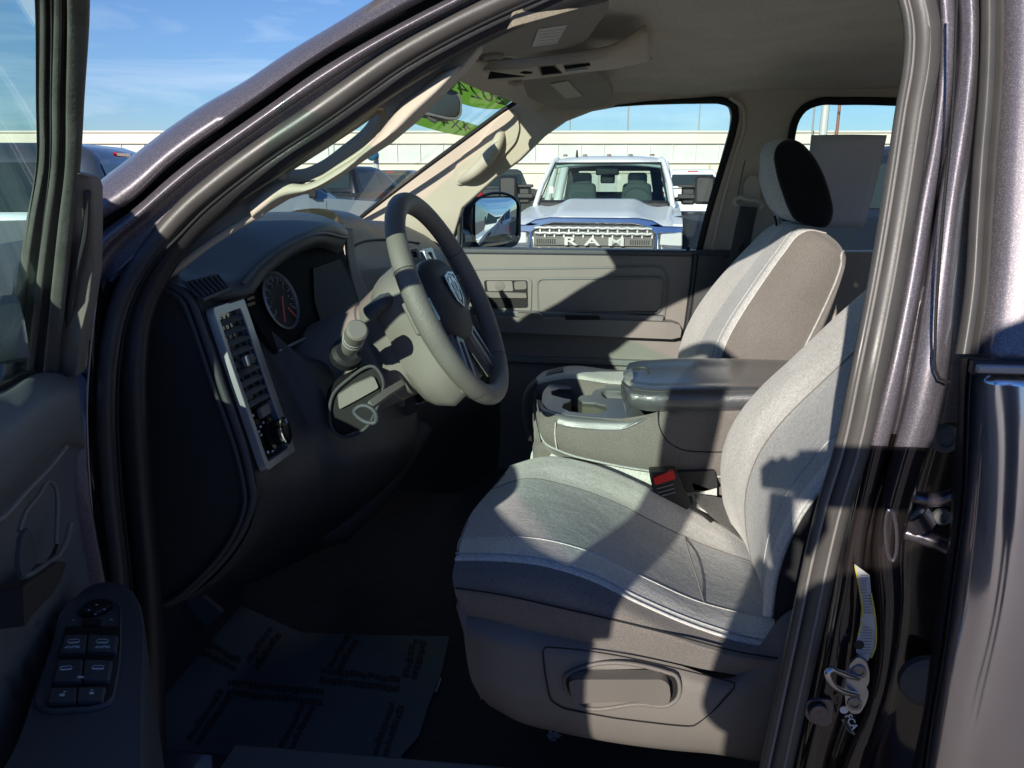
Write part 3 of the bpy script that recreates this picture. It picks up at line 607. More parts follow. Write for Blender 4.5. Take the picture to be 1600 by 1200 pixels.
plate('arm_cover', [(700, 312), (738, 309), (738, 388), (700, 388)], 2.60, MATS['mirror_shell_plastic'], om, ext=(0, .03, 0), bevel=.01)
# seat belt on the far centre pillar
sb_ = empty('seat_belt', P(1170, 320, 2.4), truck)
plate('height_adjuster', [(1164, 282), (1170, 275), (1180, 274), (1187, 280), (1189, 300), (1187, 322), (1160, 318)], 2.385, M_BEIGE, sb_, ext=(0, .03, 0), bevel=.008, r=5, seg=3)
b = MB(); b.tube([P(*q) for q in crom([(1152, 322, 2.37), (1148, 314, 2.37), (1153, 309, 2.37), (1170, 312, 2.365), (1186, 315, 2.37), (1192, 321, 2.37), (1188, 328, 2.37)], 24)], .006, n=10); b.build('belt_guide', M_BEIGE, sb_, ang=80)
b = MB(); b.grid([[P(1157, 322, 2.37), P(1150, 350, 2.36), P(1143, 385, 2.34), P(1134, 420, 2.32)], [P(1184, 324, 2.37), P(1178, 350, 2.36), P(1172, 385, 2.34), P(1160, 425, 2.32)]]); b.build('webbing', M_BELT, sb_, solid=.002)
plate('belt_stop', [(1157, 384), (1163, 381), (1160, 392), (1154, 394)], 2.33, M_DASHG, sb_, ext=(0, .01, 0), bevel=.001)
b = MB(); b.tube([P(q.x, q.y, 2.40) for q in crom([Vector(v) for v in [(1150, 325), (1160, 270), (1172, 232), (1188, 216), (1215, 214)]], 30)], .0022, n=6); b.build('trim_seam', M_DOORT, truck)
plate('lower_pillar_trim', [(1092, 398), (1138, 400), (1128, 470), (1100, 560), (1070, 560), (1082, 480)], 2.40, M_DASH, truck, ext=(0, .03, 0), bevel=.004)
def loftm(name, rails, mats, idx, parent=None, nu=40, per=5, solid=0, label=None, ang=70, cols=None):
    """loft whose cross intervals carry their own material"""
    nv = (len(rails)-1)*per+1
    rs = [[P(*q) for q in crom(r, nu)] for r in rails]; rows = []
    for j in range(nu):
        c = [r[j] for r in rs]; m = len(c); o = []
        for i in range(m-1):
            a, b_, d, e = c[max(i-1, 0)], c[i], c[i+1], c[min(i+2, m-1)]
            if i == 0: a = b_*2-d
            if i == m-2: e = d*2-b_
            for k in range(per):
                t = k/per; o.append((b_*2+(d-a)*t+(a*2-b_*5+d*4-e)*t*t+(b_*3-a-d*3+e)*t**3)*.5)
        o.append(c[-1]); rows.append(o)
    grid = [[rows[j][i] for j in range(nu)] for i in range(nv)]
    b = MB(); b.grid(grid); o = b.build(name, mats, parent, ang=ang, label=label, fix=False)
    orient(o)
    for f in o.data.polygons:
        k = f.index//(nu-1)//per; o.data.polygons[f.index].material_index = idx[k] if not callable(idx) else idx(k, (f.index % (nu-1))/(nu-1))
    mods(o, solid=solid); return o
dash = empty('dashboard', P(420, 600, 1.2), truck)
# end cap that faces the open door
ecap = [(222, 452), (262, 443), (296, 462), (314, 500), (328, 540), (350, 606), (368, 655), (383, 700), (394, 745), (398, 778), (388, 815), (362, 860), (320, 905), (288, 932), (262, 944), (225, 946)]
def yec(x, y): return P(x, y, .955)
plate('end_cap', [(215, 440)]+ecap[1:-1]+[(215, 950)], yec, mat('end_cap_plastic', (.040, .041, .044), .55, bump=.35, bs=800, var=.12), dash, ext=(0, .05, 0), bevel=.012, seg=4)
for k, (dx, w, mm) in enumerate(((-3, .0055, M_DASH), (-15, .0035, M_DASH))):
    b = MB(); b.tube([P(x+dx, y+(4 if k else 0), .952-.004*k) for x, y in [(q.x, q.y) for q in crom([Vector(v) for v in ecap[1:-1]], 60)]], w, n=10); b.build('cap_moulding', mm, dash, ang=80)
# side faces: from the end cap rearwards facing part, across to the column
f0 = [(250, 438, .955), (298, 455, .955), (318, 496, .955), (340, 566, .955), (367, 640, .955), (388, 705, .955), (401, 762, .955), (395, 812, .955), (362, 872, .955), (318, 916, .955), (290, 936, .955)]
f1 = [(262, 430, .97), (314, 455, .97), (325, 496, .965), (349, 572, .965), (378, 644, .965), (397, 705, .965), (410, 755, .965), (404, 812, .97), (370, 878, .98), (326, 920, .99), (300, 938, 1.0)]
f2 = [(300, 418, 1.06), (368, 447, 1.08), (388, 500, 1.09), (420, 580, 1.09), (440, 640, 1.09), (460, 712, 1.09), (470, 760, 1.10), (450, 805, 1.12), (400, 868, 1.16), (360, 908, 1.2), (330, 930, 1.22)]
f3 = [(350, 405, 1.14), (392, 470, 1.15), (420, 540, 1.15), (448, 590, 1.15), (470, 640, 1.15), (492, 700, 1.15), (505, 755, 1.17), (490, 800, 1.2), (450, 850, 1.26), (410, 890, 1.30), (370, 920, 1.33)]
f4 = [(430, 560, 1.24), (460, 556, 1.22), (488, 560, 1.20), (508, 600, 1.19), (520, 640, 1.19), (535, 690, 1.20), (548, 735, 1.22), (540, 775, 1.26), (500, 820, 1.34), (460, 860, 1.40), (420, 900, 1.45)]
f5 = [(520, 540, 1.36), (545, 540, 1.33), (560, 560, 1.31), (572, 600, 1.30), (580, 640, 1.29), (592, 680, 1.29), (600, 710, 1.30), (590, 745, 1.35), (560, 790, 1.42), (520, 830, 1.48), (480, 870, 1.52)]
f6 = [(600, 520, 1.52), (610, 540, 1.50), (616, 570, 1.47), (622, 600, 1.45), (626, 635, 1.43), (632, 660, 1.43), (636, 690, 1.44), (625, 720, 1.48), (600, 760, 1.52), (560, 805, 1.58), (520, 850, 1.6)]
f7 = [(612, 500, 1.62), (622, 530, 1.60), (630, 570, 1.58), (640, 600, 1.56), (648, 630, 1.56), (652, 655, 1.56), (650, 690, 1.58), (640, 720, 1.62), (616, 760, 1.66), (580, 805, 1.7), (540, 850, 1.72)]
o = loft('face_panel', [f0, f1, f2, f3, f4, f5, f6, f7], M_DASH, dash, nu=60, nv=60)
for v in o.data.vertices: v.co.x -= .012*max(0, min(1, (v.co.y-.957)/.009))*max(0, min(1, (1.5-v.co.y)/.3))
# defroster vent on the shoulder of the dash
shq = Quad(P(286, 445, .955), P(336, 432, 1.02), P(356, 455, 1.02), P(314, 472, .95))
vt = MB(); vt.grid([[shq(u, v, .003) for u in (0, 1)] for v in (0, 1)]); vv = vt.build('demister_vent', M_BLK, dash)
vt = MB(); e_, g_, n_ = shq.ax()
for k in range(6):
    a, c = shq(.12+k*.15, .08, .006), shq(.12+k*.15, .92, .006); vt.tube([a, c], .0022, n=6)
vt.build('slat', M_DASHT, vv)
vt = MB(); vt.tube([shq(u, v, .004) for u, v in ((0, 0), (1, 0), (1, 1), (0, 1))], .0028, n=8, closed=True); vt.build('vent_frame', M_DASHT, vv)
# tall silver bezel with air vent and headlight switch
bz = Quad(P(323, 483, .968), P(373, 466, 1.09), P(455, 706, 1.09), P(410, 738, .965))
bzp = empty('switch_bezel', bz(.5, .5), dash)
def ring_plate(name, q, o, i, h, m, parent, depth=.012, bevel=.002):
    b = MB(); b.poly([[q(u, v, h) for u, v in o], [q(u, v, h) for u, v in i]], q.n*-depth); return b.build(name, m, parent, bevel=bevel)
oo = rnd([(0, 0), (1, 0), (1, 1), (0, 1)], .06); ii = rnd([(.09, .055), (.80, .055), (.82, .955), (.09, .955)], .05)
ring_plate('bezel_frame', bz, oo, ii, .008, M_SATIN, bzp, .012, .003)
b = MB(); b.grid([[bz(u, v, -.002) for u in (.12, .9)] for v in (.03, .97)]); b.build('bezel_face', M_DASHG, bzp)
av = empty('air_vent', bz(.5, .3), dash)
b = MB(); e_, g_, n_ = bz.ax()
for k in range(9):
    v = .085+k*.062; a0 = bz(.1, v, .001); a1 = bz(.8, v, .001); bb_ = bz(.8, v+.03, .008); b0 = bz(.1, v+.03, .008)
    b.add([a0, a1, bb_, b0], [[0, 1, 2, 3]])
b.build('slat', M_DASHT, av, sm=False, solid=.002)
b = MB()
for u in (.3, .55):
    b.tube([bz(u, .07, .001), bz(u, .6, .001)], .0015, n=6)
b.build('blade', M_DASHT, av)
b = MB(); b.box(bz(.42, .35, .012), (.012, .007, .006), (e_, g_, n_)); b.build('vent_tab', M_DASHT, av, bevel=.003)
b = MB(); b.box(bz(.28, .35, .014), (.0035, .008, .005), (e_, g_, n_)); b.build('tab_tip', M_SILV, av, bevel=.002)
b = MB(); b.tube([bz(u, v, .004) for u, v in ((.09, .05), (.81, .05), (.81, .63), (.09, .63))], .0022, n=8, closed=True); b.build('vent_frame', M_DASHG, av)
b = MB(); b.box(bz(.52, .675, .004), (.018, .008, .004), (e_, g_, n_)); b.build('dimmer_wheel', M_SEATP, bzp, bevel=.002)
kn = empty('headlight_knob', bz(.62, .825), dash)
b = MB(); kc = bz(.60, .83, 0); ka = (n_+Vector((0, -.0, .0))).normalized()
b.lathe(kc, ka, [(.026, 0), (.026, .004), (.020, .006), (.019, .022), (.016, .025), (0, .026)], n=32); b.build('knob_body', M_DASHG, kn)
b = MB(); b.lathe(kc+ka*.017, ka, [(.0195, 0), (.0215, .001), (.0215, .005), (.0195, .006)], n=32, cap=False); b.build('knob_ring', M_CHR, kn)
b = MB(); b.tube([kc+ka*.027+g_*.010, kc+ka*.027+g_*.017], .0012, n=6); b.build('pointer', M_WHITE, kn)
b = MB()
for k, (u, v) in enumerate(((.27, .775), (.36, .755), (.48, .742), (.62, .745), (.30, .80), (.26, .672), (.78, .665))):
    b.box(bz(u, v, 0), (.0022, .0016, .0006), (e_, g_, n_))
b.box(bz(.5, .925, 0), (.009, .0012, .0006), (e_, g_, n_)); b.box(bz(.32, .915, 0), (.0025, .002, .0006), (e_, g_, n_)); b.build('switch_symbol', M_WHITE, bzp)
# hood over the gauges and the top pad
Ah = [(190, 470, 1.0), (235, 430, 1.05), (270, 398, 1.1), (330, 356, 1.2), (400, 344, 1.3), (470, 339, 1.4), (515, 343, 1.5), (541, 357, 1.56)]
Mh = [(212, 476, .97), (262, 452, .99), (320, 430, 1.05), (372, 405, 1.13), (428, 378, 1.22), (482, 357, 1.33), (522, 352, 1.45), (544, 366, 1.54)]
Lh = [(222, 478, .96), (275, 455, .97), (335, 444, 1.01), (376, 444, 1.06), (405, 413, 1.13), (443, 385, 1.21), (485, 367, 1.31), (541, 372, 1.52)]
Lh2 = [(224, 482, .958), (277, 459, .968), (337, 448, 1.008), (379, 449, 1.058), (408, 418, 1.128), (445, 391, 1.208), (486, 373, 1.308), (539, 380, 1.515)]
Dh = [(300, 500, 1.06), (330, 490, 1.08), (360, 480, 1.1), (388, 462, 1.13), (415, 432, 1.19), (450, 405, 1.26), (488, 388, 1.35), (534, 398, 1.52)]
back = [v+Vector((-.30, .02, -.02)) for v in [P(*q) for q in Ah]]; back2 = [v+Vector((-.62, .05, -.07)) for v in [P(*q) for q in Ah]]
rs = [[P(*q) for q in r] for r in (Ah, Mh, Lh, Lh2, Dh)]
# keep the crease: two sheets
b = MB(); b.grid(rows_of([back2, back, rs[0], rs[1], rs[2]], 50, 30)); o = b.build('gauge_hood', M_DASHT, dash, ang=80); orient(o); mods(o, solid=.003)
b = MB(); b.grid(rows_of([rs[2], rs[3], rs[4]], 50, 10)); o = b.build('hood_lip', M_DASH, dash, ang=80); orient(o)
b = MB(); b.tube([v+Vector((.003, 0, 0)) for v in crom([P(*q) for q in Lh[3:]], 40)], .0028, n=8); b.build('hood_trim_line', M_DASHT, dash, ang=80)
# gauge cluster
gp0 = P(443, 470, 1.24); gn = Vector((1, -.12, .32)).normalized()
def gq(x, y, h=0): return PP(x, y, gp0+gn*h, gn)
gc = empty('gauge_cluster', gp0, dash)
go = [(372, 455), (398, 425), (440, 392), (486, 372), (535, 380), (546, 430), (568, 495), (500, 515), (432, 552), (410, 520)]
b = MB(); b.poly([[gq(x, y) for x, y in go]], -gn*.01); b.build('cluster_face', mat('cluster_matte', (.010, .012, .014), .75, spec=.2), gc)
def disc(cx, cy, rx_px, h, m, name, th=.001, prof=None):
    c = gq(cx, cy, h); b = MB(); b.lathe(c, gn, prof or [(rx_px, 0), (rx_px, th), (0, th)], n=40); return b.build(name, m, gc)
ctr = gq(437, 470, .004); gr = .047
b = MB(); b.lathe(ctr, gn, [(gr, 0), (gr+.003, .004), (gr+.0005, .006), (gr-.001, .001)], n=48, cap=False); b.build('gauge_ring', M_SATIN, gc)
b = MB(); b.lathe(ctr, gn, [(gr, .0), (gr, .0008), (0, .0008)], n=48); b.build('gauge_dial', M_INK, gc)
g1_ = Vector((0, 1, 0)); g1_ = (g1_-gn*g1_.dot(gn)).normalized(); g2_ = gn.cross(g1_)
if g2_.z < 0: g2_ = -g2_
b = MB()
for k in range(41):
    a = R(-210+k*6); d = g1_*math.cos(a)*1+g2_*-math.sin(a); w = .0006 if k % 4 else .0012; l = .006 if k % 4 else .011
    s = d.cross(gn)*w; p, q = ctr+gn*.0015+d*(gr-.003), ctr+gn*.0015+d*(gr-.003-l); b.add([p-s, q-s, q+s, p+s], [[0, 1, 2, 3]])
b.build('tick_marks', mat('dial_print', (.30, .31, .34), .5), gc, sm=False, fix=False)
for k, s in enumerate(('0', '1', '2', '3', '4', '5', '6', '7')):
    a = R(-210+k*34); d = g1_*math.cos(a)-g2_*math.sin(a)
    text('gauge_number', s, .009, ctr+gn*.0016+d*(gr-.018), g1_, g2_, MATS['dial_print'], gc)
b = MB(); a = R(215); d = g1_*-.45-g2_*.9; d.normalize(); b.box(ctr+gn*.005+d*.016, (.023, .0016, .0008), (d, d.cross(gn), gn)); b.build('needle', M_RED, gc)
b = MB(); d2 = (g1_*.55-g2_*.8).normalized(); b.box(ctr+gn*.004+d2*.03, (.012, .0014, .0008), (d2, d2.cross(gn), gn)); b.build('warning_arc', M_RED, gc)
b = MB(); b.poly([[gq(x, y, .002) for x, y in ((488, 420), (530, 405), (548, 440), (562, 488), (500, 505), (490, 470))]], gn*.002); b.build('cluster_lens', mat('lens_dark', (.010, .014, .016), .55, spec=.25), gc)
b = MB()
for k in range(3):
    b.box(gq(391+k*.8, 457+k*9, .003), (.010, .0022, .0006), (g1_, g2_, gn))
b.build('odometer_print', mat('amber_print', (.35, .22, .12), .5), gc)
b = MB(); b.tube([gq(x, y, .004) for x, y in ((436, 548), (500, 518), (565, 498))], .0025, n=8); b.build('cluster_trim', M_SATIN, gc)
loft('binnacle_side', [[(540, 355, 1.57), (543, 400, 1.53), (552, 450, 1.51), (570, 500, 1.50), (596, 545, 1.50)], [(552, 357, 1.62), (556, 400, 1.61), (572, 450, 1.60), (596, 500, 1.60), (616, 545, 1.62)]], M_DASH, dash, nu=20, nv=6, solid=.004)
# centre and passenger part of the dash
pA = [(538, 353, 1.60), (570, 355, 1.8), (600, 357, 2.0), (645, 362, 2.2), (672, 373, 2.37)]
pBk = [P(*q)+Vector((-.35, 0, -.03)) for q in pA]
pB = [(543, 392, 1.58), (562, 380, 1.72), (602, 374, 1.92), (655, 380, 2.15), (692, 394, 2.36)]
pC = [(548, 425, 1.58), (585, 420, 1.72), (628, 415, 1.92), (680, 412, 2.15), (705, 420, 2.36)]
pD = [(600, 520, 1.60), (640, 520, 1.76), (680, 510, 1.95), (725, 500, 2.18), (742, 498, 2.38)]
pE = [(612, 640, 1.66), (660, 640, 1.80), (705, 632, 2.0), (745, 610, 2.2), (775, 595, 2.42)]
pF = [(600, 760, 1.7), (650, 770, 1.85), (700, 770, 2.1), (745, 770, 2.3), (790, 770, 2.5)]
b = MB(); b.grid(rows_of([pBk]+[[P(*q) for q in r] for r in (pA, pB, pC)], 40, 24)); o = b.build('top_pad', M_DASHT, dash, ang=80); orient(o)
b = MB(); b.grid(rows_of([[P(*q) for q in r] for r in (pC, pD, pE, pF)], 40, 24)); o = b.build('centre_stack', M_DASH, dash, ang=80); orient(o)
b = MB(); b.tube([P(*q) for q in crom([(544, 391, 1.575), (562, 380, 1.715), (602, 374.5, 1.915), (655, 380, 2.14)], 30)], .003, n=8); b.build('pad_seam', M_BLK, dash)
cvq = Quad(P(650, 393, 1.86), P(664, 390, 1.96), P(682, 438, 1.96), P(668, 446, 1.86))
ring_plate('centre_vent_frame', cvq, rnd([(0, 0), (1, 0), (1, 1), (0, 1)], .1), rnd([(.3, .12), (.75, .12), (.75, .88), (.3, .88)], .08), .02, M_SATIN, dash)
cvq2 = Quad(P(608, 396, 1.7), P(640, 388, 1.84), P(652, 445, 1.84), P(618, 460, 1.7))
cv = empty('air_vent', cvq2(.5, .5), dash)
ring_plate('vent_frame', cvq2, rnd([(0, 0), (1, 0), (1, 1), (0, 1)], .1), rnd([(.1, .08), (.9, .08), (.9, .92), (.1, .92)], .08), .02, M_DASHG, cv)
b = MB()
for k in range(6): b.tube([cvq2(.1, .15+k*.14, .012), cvq2(.9, .15+k*.14, .012)], .003, n=6)
b.build('slat', M_DASHT, cv)
# small pink tagged button and parking pieces under the column
plate('trailer_brake_panel', [(612, 630), (640, 610), (672, 608), (672, 625), (650, 645), (640, 650), (614, 652)], 1.44, M_DASH, dash, ext=(-.01, .03, 0), bevel=.003)
plate('button', [(617, 625), (631, 618), (631, 636), (617, 635)], 1.425, mat('pinkish_button', (.24, .19, .19), .5), dash, ext=(0, .01, 0), bevel=.001)
plate('lamp_switch', [(648, 618), (664, 612), (666, 628), (652, 632)], 1.425, M_DASHG, dash, ext=(0, .01, 0), bevel=.002)
b = MB(); b.tube([P(650, 631, 1.42), P(658, 630, 1.42), P(667, 625, 1.42)], .0018, n=6); b.build('switch_trim', M_SILV, dash)
# parking brake release in its recess
rcs = [(515, 640), (522, 614), (540, 596), (586, 574), (597, 590), (588, 640), (572, 668), (534, 682), (526, 678)]
plate('release_recess', rcs, lambda x, y: P(x, y, 1.165), M_BLK, dash, ext=(-.02, .03, 0), bevel=.002, r=5)
b = MB(); b.tube([P(q.x, q.y, 1.160) for q in crom([Vector(v) for v in rcs], 60, True)], .003, n=8, closed=True); b.build('recess_rim', M_DASH, dash, ang=80)
plate('recess_back', [(528, 618), (552, 602), (584, 588), (592, 606), (560, 624), (530, 640)], lambda x, y: P(x, y, 1.158), M_COLP, dash, ext=(-.01, .02, 0), bevel=.003, r=4)
pbk = empty('hood_release', P(575, 640, 1.12), dash)
b = MB(); b.tube([P(628, 600, 1.19), P(604, 615, 1.14), P(578, 634, 1.10)], [.008, .009, .009], n=4, flat=.7); b.build('lever', M_COLP, pbk, bevel=0)
b = MB(); b.tube([P(q.x, q.y, 1.095) for q in crom([Vector(v) for v in [(554, 641), (564, 634), (572, 634), (588, 650), (586, 660), (574, 660)]], 30, True)], .0036, n=8, closed=True); b.build('pull_ring', M_DASHT, pbk, ang=80)
# ---------------------------------------------------------------- steering column, stalk
WC = Vector((-.255, 1.307, 1.447)); al, ya = R(25.7), R(-2.4)
wn_ = Vector((math.cos(al)*math.cos(ya), math.sin(ya)*math.cos(al), math.sin(al)))
we1 = Vector((0, 0, 1)).cross(wn_).normalized(); we2 = wn_.cross(we1)     # we1 points across the cab, we2 up the wheel
def wh(px, py, h=0): return PP(px, py, WC+wn_*h, wn_)
col = empty('steering_column', WC-wn_*.15, truck)
b = MB(); rows = []
for h, ra, rb, dz in ((-.035, .060, .085, -.02), (-.05, .082, .105, -.015), (-.09, .086, .102, -.02), (-.14, .082, .096, -.03), (-.142, .078, .092, -.03), (-.147, .078, .092, -.03), (-.149, .082, .096, -.03), (-.22, .085, .095, -.03), (-.32, .09, .10, -.03)):
    c = WC+wn_*h+we2*dz; rows.append([c+we1*(ra*(abs(math.cos(t))**.7)*(1 if math.cos(t) > 0 else -1))+we2*(rb*(abs(math.sin(t))**.7)*(1 if math.sin(t) > 0 else -1)) for t in [2*math.pi*k/48 for k in range(48)]])
b.grid(rows, True, capa=True); b.build('column_shroud', M_COLP, col, ang=60)
stk = empty('turn_signal_stalk', P(545, 540, 1.15), truck)
b = MB(); b.lathe(P(546, 545, 1.13), P(568, 492, 1.02)-P(546, 545, 1.13), [(.012, 0), (.0145, .015), (.0145, .034), (.0155, .036), (.0155, .046), (.0145, .047), (.0155, .048), (.0155, .060), (.0165, .062), (.0165, .084), (.0145, .087), (.013, .088), (0, .088)], n=28, e1=None); b.build('stalk_knob', M_COLP, stk, ang=25)
b = MB()
ax_ = (P(568, 492, 1.02)-P(546, 545, 1.13)).normalized()
for h in (.040, .052): b.lathe(P(546, 545, 1.13)+ax_*h, ax_, [(.0158, 0), (.0162, .0006), (.0158, .0014)], n=28, cap=False)
b.build('knob_ring', M_WHITE, stk)
b = MB(); b.lathe(P(542, 552, 1.17), ax_, [(.027, -.01), (.025, .008), (.018, .014), (.0, .010)], n=28); b.build('stalk_boot', M_SEALD, stk)
b = MB(); b.tube([P(*q) for q in crom([(660, 430, 1.30), (620, 456, 1.22), (595, 474, 1.19), (575, 490, 1.19)], 16)], [.008]*10+[.011]*6, n=10, flat=1.3); b.build('wiper_stalk', M_DASHT, stk, ang=80)
# ---------------------------------------------------------------- steering wheel
sw = empty('steering_wheel', WC, truck)
b = MB(); ring_ = [WC+(we1*math.cos(t)+we2*math.sin(t))*.180 for t in [2*math.pi*k/96 for k in range(96)]]
rr = [.0165+.0015*(math.cos(2*(2*math.pi*k/96))**2) for k in range(96)]
b.tube(ring_, rr, n=18, closed=True, upd=wn_); b.build('rim', M_WHEEL, sw, ang=80)
for t0 in (R(156), R(24), R(-52), R(232)):   # seams of the grip sections
    c = WC+(we1*math.cos(t0)+we2*math.sin(t0))*.180; tg = (-we1*math.sin(t0)+we2*math.cos(t0))
    b = MB(); b.lathe(c, tg, [(.0182, -.0007), (.0187, 0), (.0182, .0007)], n=24, cap=False); b.build('grip_seam', M_DASH, sw)
def wl_(a, c, h): return WC+we1*a+we2*c+wn_*h
pad_o = [(-.085, .052), (-.05, .074), (0, .080), (.05, .074), (.085, .052), (.09, .015), (.078, -.03), (.055, -.062), (.0, -.078), (-.055, -.062), (-.078, -.03), (-.09, .015)]
rows = []
for s, h in ((.62, -.045), (.95, -.04), (1.0, -.02), (.985, -.008), (.9, .002), (.6, .010), (.25, .013), (.01, .014)):
    rows.append([wl_(q.x*s, q.y*s, h) for q in crom([Vector(v) for v in pad_o], 48, True)])
b = MB(); b.grid(rows, True); b.build('airbag_cover', mat('airbag_plastic', (.05, .052, .055), .5, bump=.4, bs=800), sw, ang=70)
# spokes
def wring(name, pts, h0, h1, m, bevel=.004, lab=None, holes=()):
    b = MB(); b.poly([[wl_(x, y, h0) for x, y in pts]]+[[wl_(x, y, h0) for x, y in l] for l in holes], wn_*(h1-h0)); return b.build(name, m, sw, bevel=bevel, seg=3, label=lab)
for sgn in (-1, 1):
    wring('spoke', [(sgn*.075, .030), (sgn*.17, .032), (sgn*.172, -.022), (sgn*.14, -.03), (sgn*.075, -.03)], -.028, -.010, M_WHEEL)
    wring('spoke_switch', rnd([(sgn*.094, .022), (sgn*.135, .020), (sgn*.14, -.008), (sgn*.12, -.020), (sgn*.094, -.018)], .006), -.012, -.004, M_DASHG, .002)
    wring('lower_spoke', [(sgn*.028, -.06), (sgn*.066, -.048), (sgn*.105, -.142), (sgn*.07, -.164)], -.026, -.008, M_WHEEL)
    wring('spoke_trim', rnd([(sgn*.030, -.066), (sgn*.062, -.056), (sgn*.096, -.134), (sgn*.088, -.148), (sgn*.070, -.152), (sgn*.060, -.14)], .006), -.012, -.003, M_SILV, .002, holes=[rnd([(sgn*.042, -.072), (sgn*.058, -.066), (sgn*.086, -.130), (sgn*.080, -.138), (sgn*.072, -.138)], .004)])
    wring('spoke_slot', [(sgn*.040, -.070), (sgn*.060, -.064), (sgn*.090, -.132), (sgn*.070, -.142)], -.012, -.007, M_DASHG, 0)
# back cover: the light plastic skirt behind the spokes
rows = []
for s, h in ((1.0, -.030), (1.06, -.055), (.98, -.085), (.9, -.10)):
    rows.append([wl_(x*s, y*s, h) for x, y in [(q.x, q.y) for q in crom([Vector(v) for v in [(-.10, .06), (-.05, .085), (.05, .085), (.10, .06), (.105, -.03), (.10, -.12), (.07, -.155), (.03, -.09), (-.03, -.09), (-.07, -.155), (-.10, -.12), (-.105, -.03)]], 60, True)]])
b = MB(); b.grid(rows, True, capa=True, capb=True); b.build('back_cover', M_COLP, sw, ang=60)
# the ram's head shield on the pad
em = empty('emblem', wl_(0, .018, .014), sw)
def es(pts, h0=.0135, h1=.0158, m=M_SILV, name='shield', holes=()):
    b = MB(); b.poly([[wl_(x, y+.012, h0) for x, y in pts]]+[[wl_(x, y+.012, h0) for x, y in l] for l in holes], wn_*(h1-h0)); return b.build(name, m, em, bevel=.0004, seg=1)
so = [(-.030, .030), (-.010, .032), (0, .034), (.010, .032), (.030, .030), (.031, .005), (.022, -.018), (.0, -.034), (-.022, -.018), (-.031, .005)]
es(so, holes=[[(x*.86, y*.86) for x, y in so]])
es([(x*.87, y*.87) for x, y in so], .013, .0146, M_DASHG, 'shield_field')
for s in (-1, 1):
    es([(s*.002, .022), (s*.013, .024), (s*.023, .017), (s*.024, .004), (s*.017, -.006), (s*.011, -.003), (s*.016, .005), (s*.014, .013), (s*.008, .014), (s*.006, .004), (s*.007, -.018), (s*.002, -.024)], .0142, .0156, M_SILV, 'ram_horn')
for x, y in ((-.055, .03), (.058, .03), (.05, -.03)):
    wring('pad_mark', [(x-.003, y-.003), (x+.003, y-.003), (x+.003, y+.003), (x-.003, y+.003)], .004, .0085, M_DASHG, 0)
# ---------------------------------------------------------------- floor things
pedal = empty('brake_pedal', P(330, 920, 1.3), truck)
plate('pedal_pad', [(272, 950), (310, 926), (346, 955), (318, 982)], 1.35, M_SEATP, pedal, ext=(0, .02, -.01), bevel=.004)
b = MB(); b.tube([P(330, 905, 1.38), P(352, 890, 1.42), P(395, 860, 1.5)], .015, n=8, flat=.5); b.build('pedal_arm', M_DASH, pedal)
ped2 = empty('accelerator_pedal', P(370, 900, 1.5), truck)
plate('pedal_pad', [(356, 888), (376, 880), (384, 912), (366, 918)], 1.5, M_SEATP, ped2, ext=(0, .02, -.01), bevel=.004)
hv = MB(); hv.tube([P(*q) for q in crom([(660, 660, 1.68), (610, 730, 1.62), (560, 790, 1.55), (500, 830, 1.5), (470, 810, 1.5)], 20)], [.03+.012*math.sin(math.pi*k/19) for k in range(20)], n=12); hv.build('footwell_duct', M_DASH, dash, ang=80)
# ---------------------------------------------------------------- driver seat
ds = empty('driver_seat', P(950, 900, 1.25), truck)
c_under = [(722, 960, .97), (800, 980, .955), (900, 1003, .95), (1000, 1026, .95), (1080, 1042, .95), (1158, 1056, .95), (1215, 1066, .955)]
c_low = [(712, 930, .955), (780, 940, .94), (880, 962, .932), (980, 985, .93), (1070, 1008, .93), (1155, 1030, .935), (1215, 1040, .94)]
c_mid = [(707, 900, .965), (770, 903, .948), (850, 912, .938), (930, 938, .935), (1010, 970, .935), (1095, 1005, .937), (1160, 1022, .94), (1212, 1030, .94)]
c_seam = [(712, 873, .985), (760, 873, .975), (840, 880, .968), (920, 903, .965), (1000, 942, .965), (1080, 976, .965), (1155, 1000, .965), (1210, 1012, .97)]
c_bol = [(714, 858, 1.02), (762, 856, 1.01), (842, 862, 1.0), (925, 886, 1.0), (1005, 924, 1.0), (1085, 958, 1.0), (1158, 980, 1.0), (1210, 990, 1.0)]
c_ins = [(718, 842, 1.07), (770, 838, 1.06), (850, 843, 1.055), (932, 866, 1.055), (1012, 905, 1.055), (1092, 940, 1.055), (1160, 958, 1.055), (1210, 968, 1.055)]
c_ctr = [(738, 800, 1.23), (800, 789, 1.22), (870, 797, 1.22), (945, 822, 1.22), (1020, 860, 1.22), (1090, 893, 1.22), (1150, 910, 1.22), (1205, 920, 1.22)]
c_in2 = [(768, 764, 1.37), (820, 748, 1.37), (890, 760, 1.37), (960, 785, 1.37), (1035, 822, 1.37), (1095, 850, 1.37), (1155, 872, 1.37), (1205, 890, 1.37)]
c_cr = [(790, 738, 1.45), (845, 723, 1.45), (915, 733, 1.45), (985, 760, 1.45), (1050, 792, 1.45), (1110, 824, 1.45), (1165, 852, 1.45), (1205, 872, 1.45)]
c_far = [(800, 731, 1.50), (850, 718, 1.50), (920, 728, 1.50), (990, 755, 1.50), (1060, 790, 1.50), (1115, 817, 1.50), (1168, 845, 1.50), (1205, 865, 1.50)]
c_drop = [(x, y+70, 1.53) for x, y, _ in c_far]
csh = loftm('cushion', [c_under, c_low, c_mid, c_seam, c_bol, c_ins, c_ctr, c_in2, c_cr, c_far, c_drop], [M_FD, M_FL, M_FC], [0, 0, 0, 1, 1, 2, 2, 1, 1, 1], ds, nu=60, per=6)
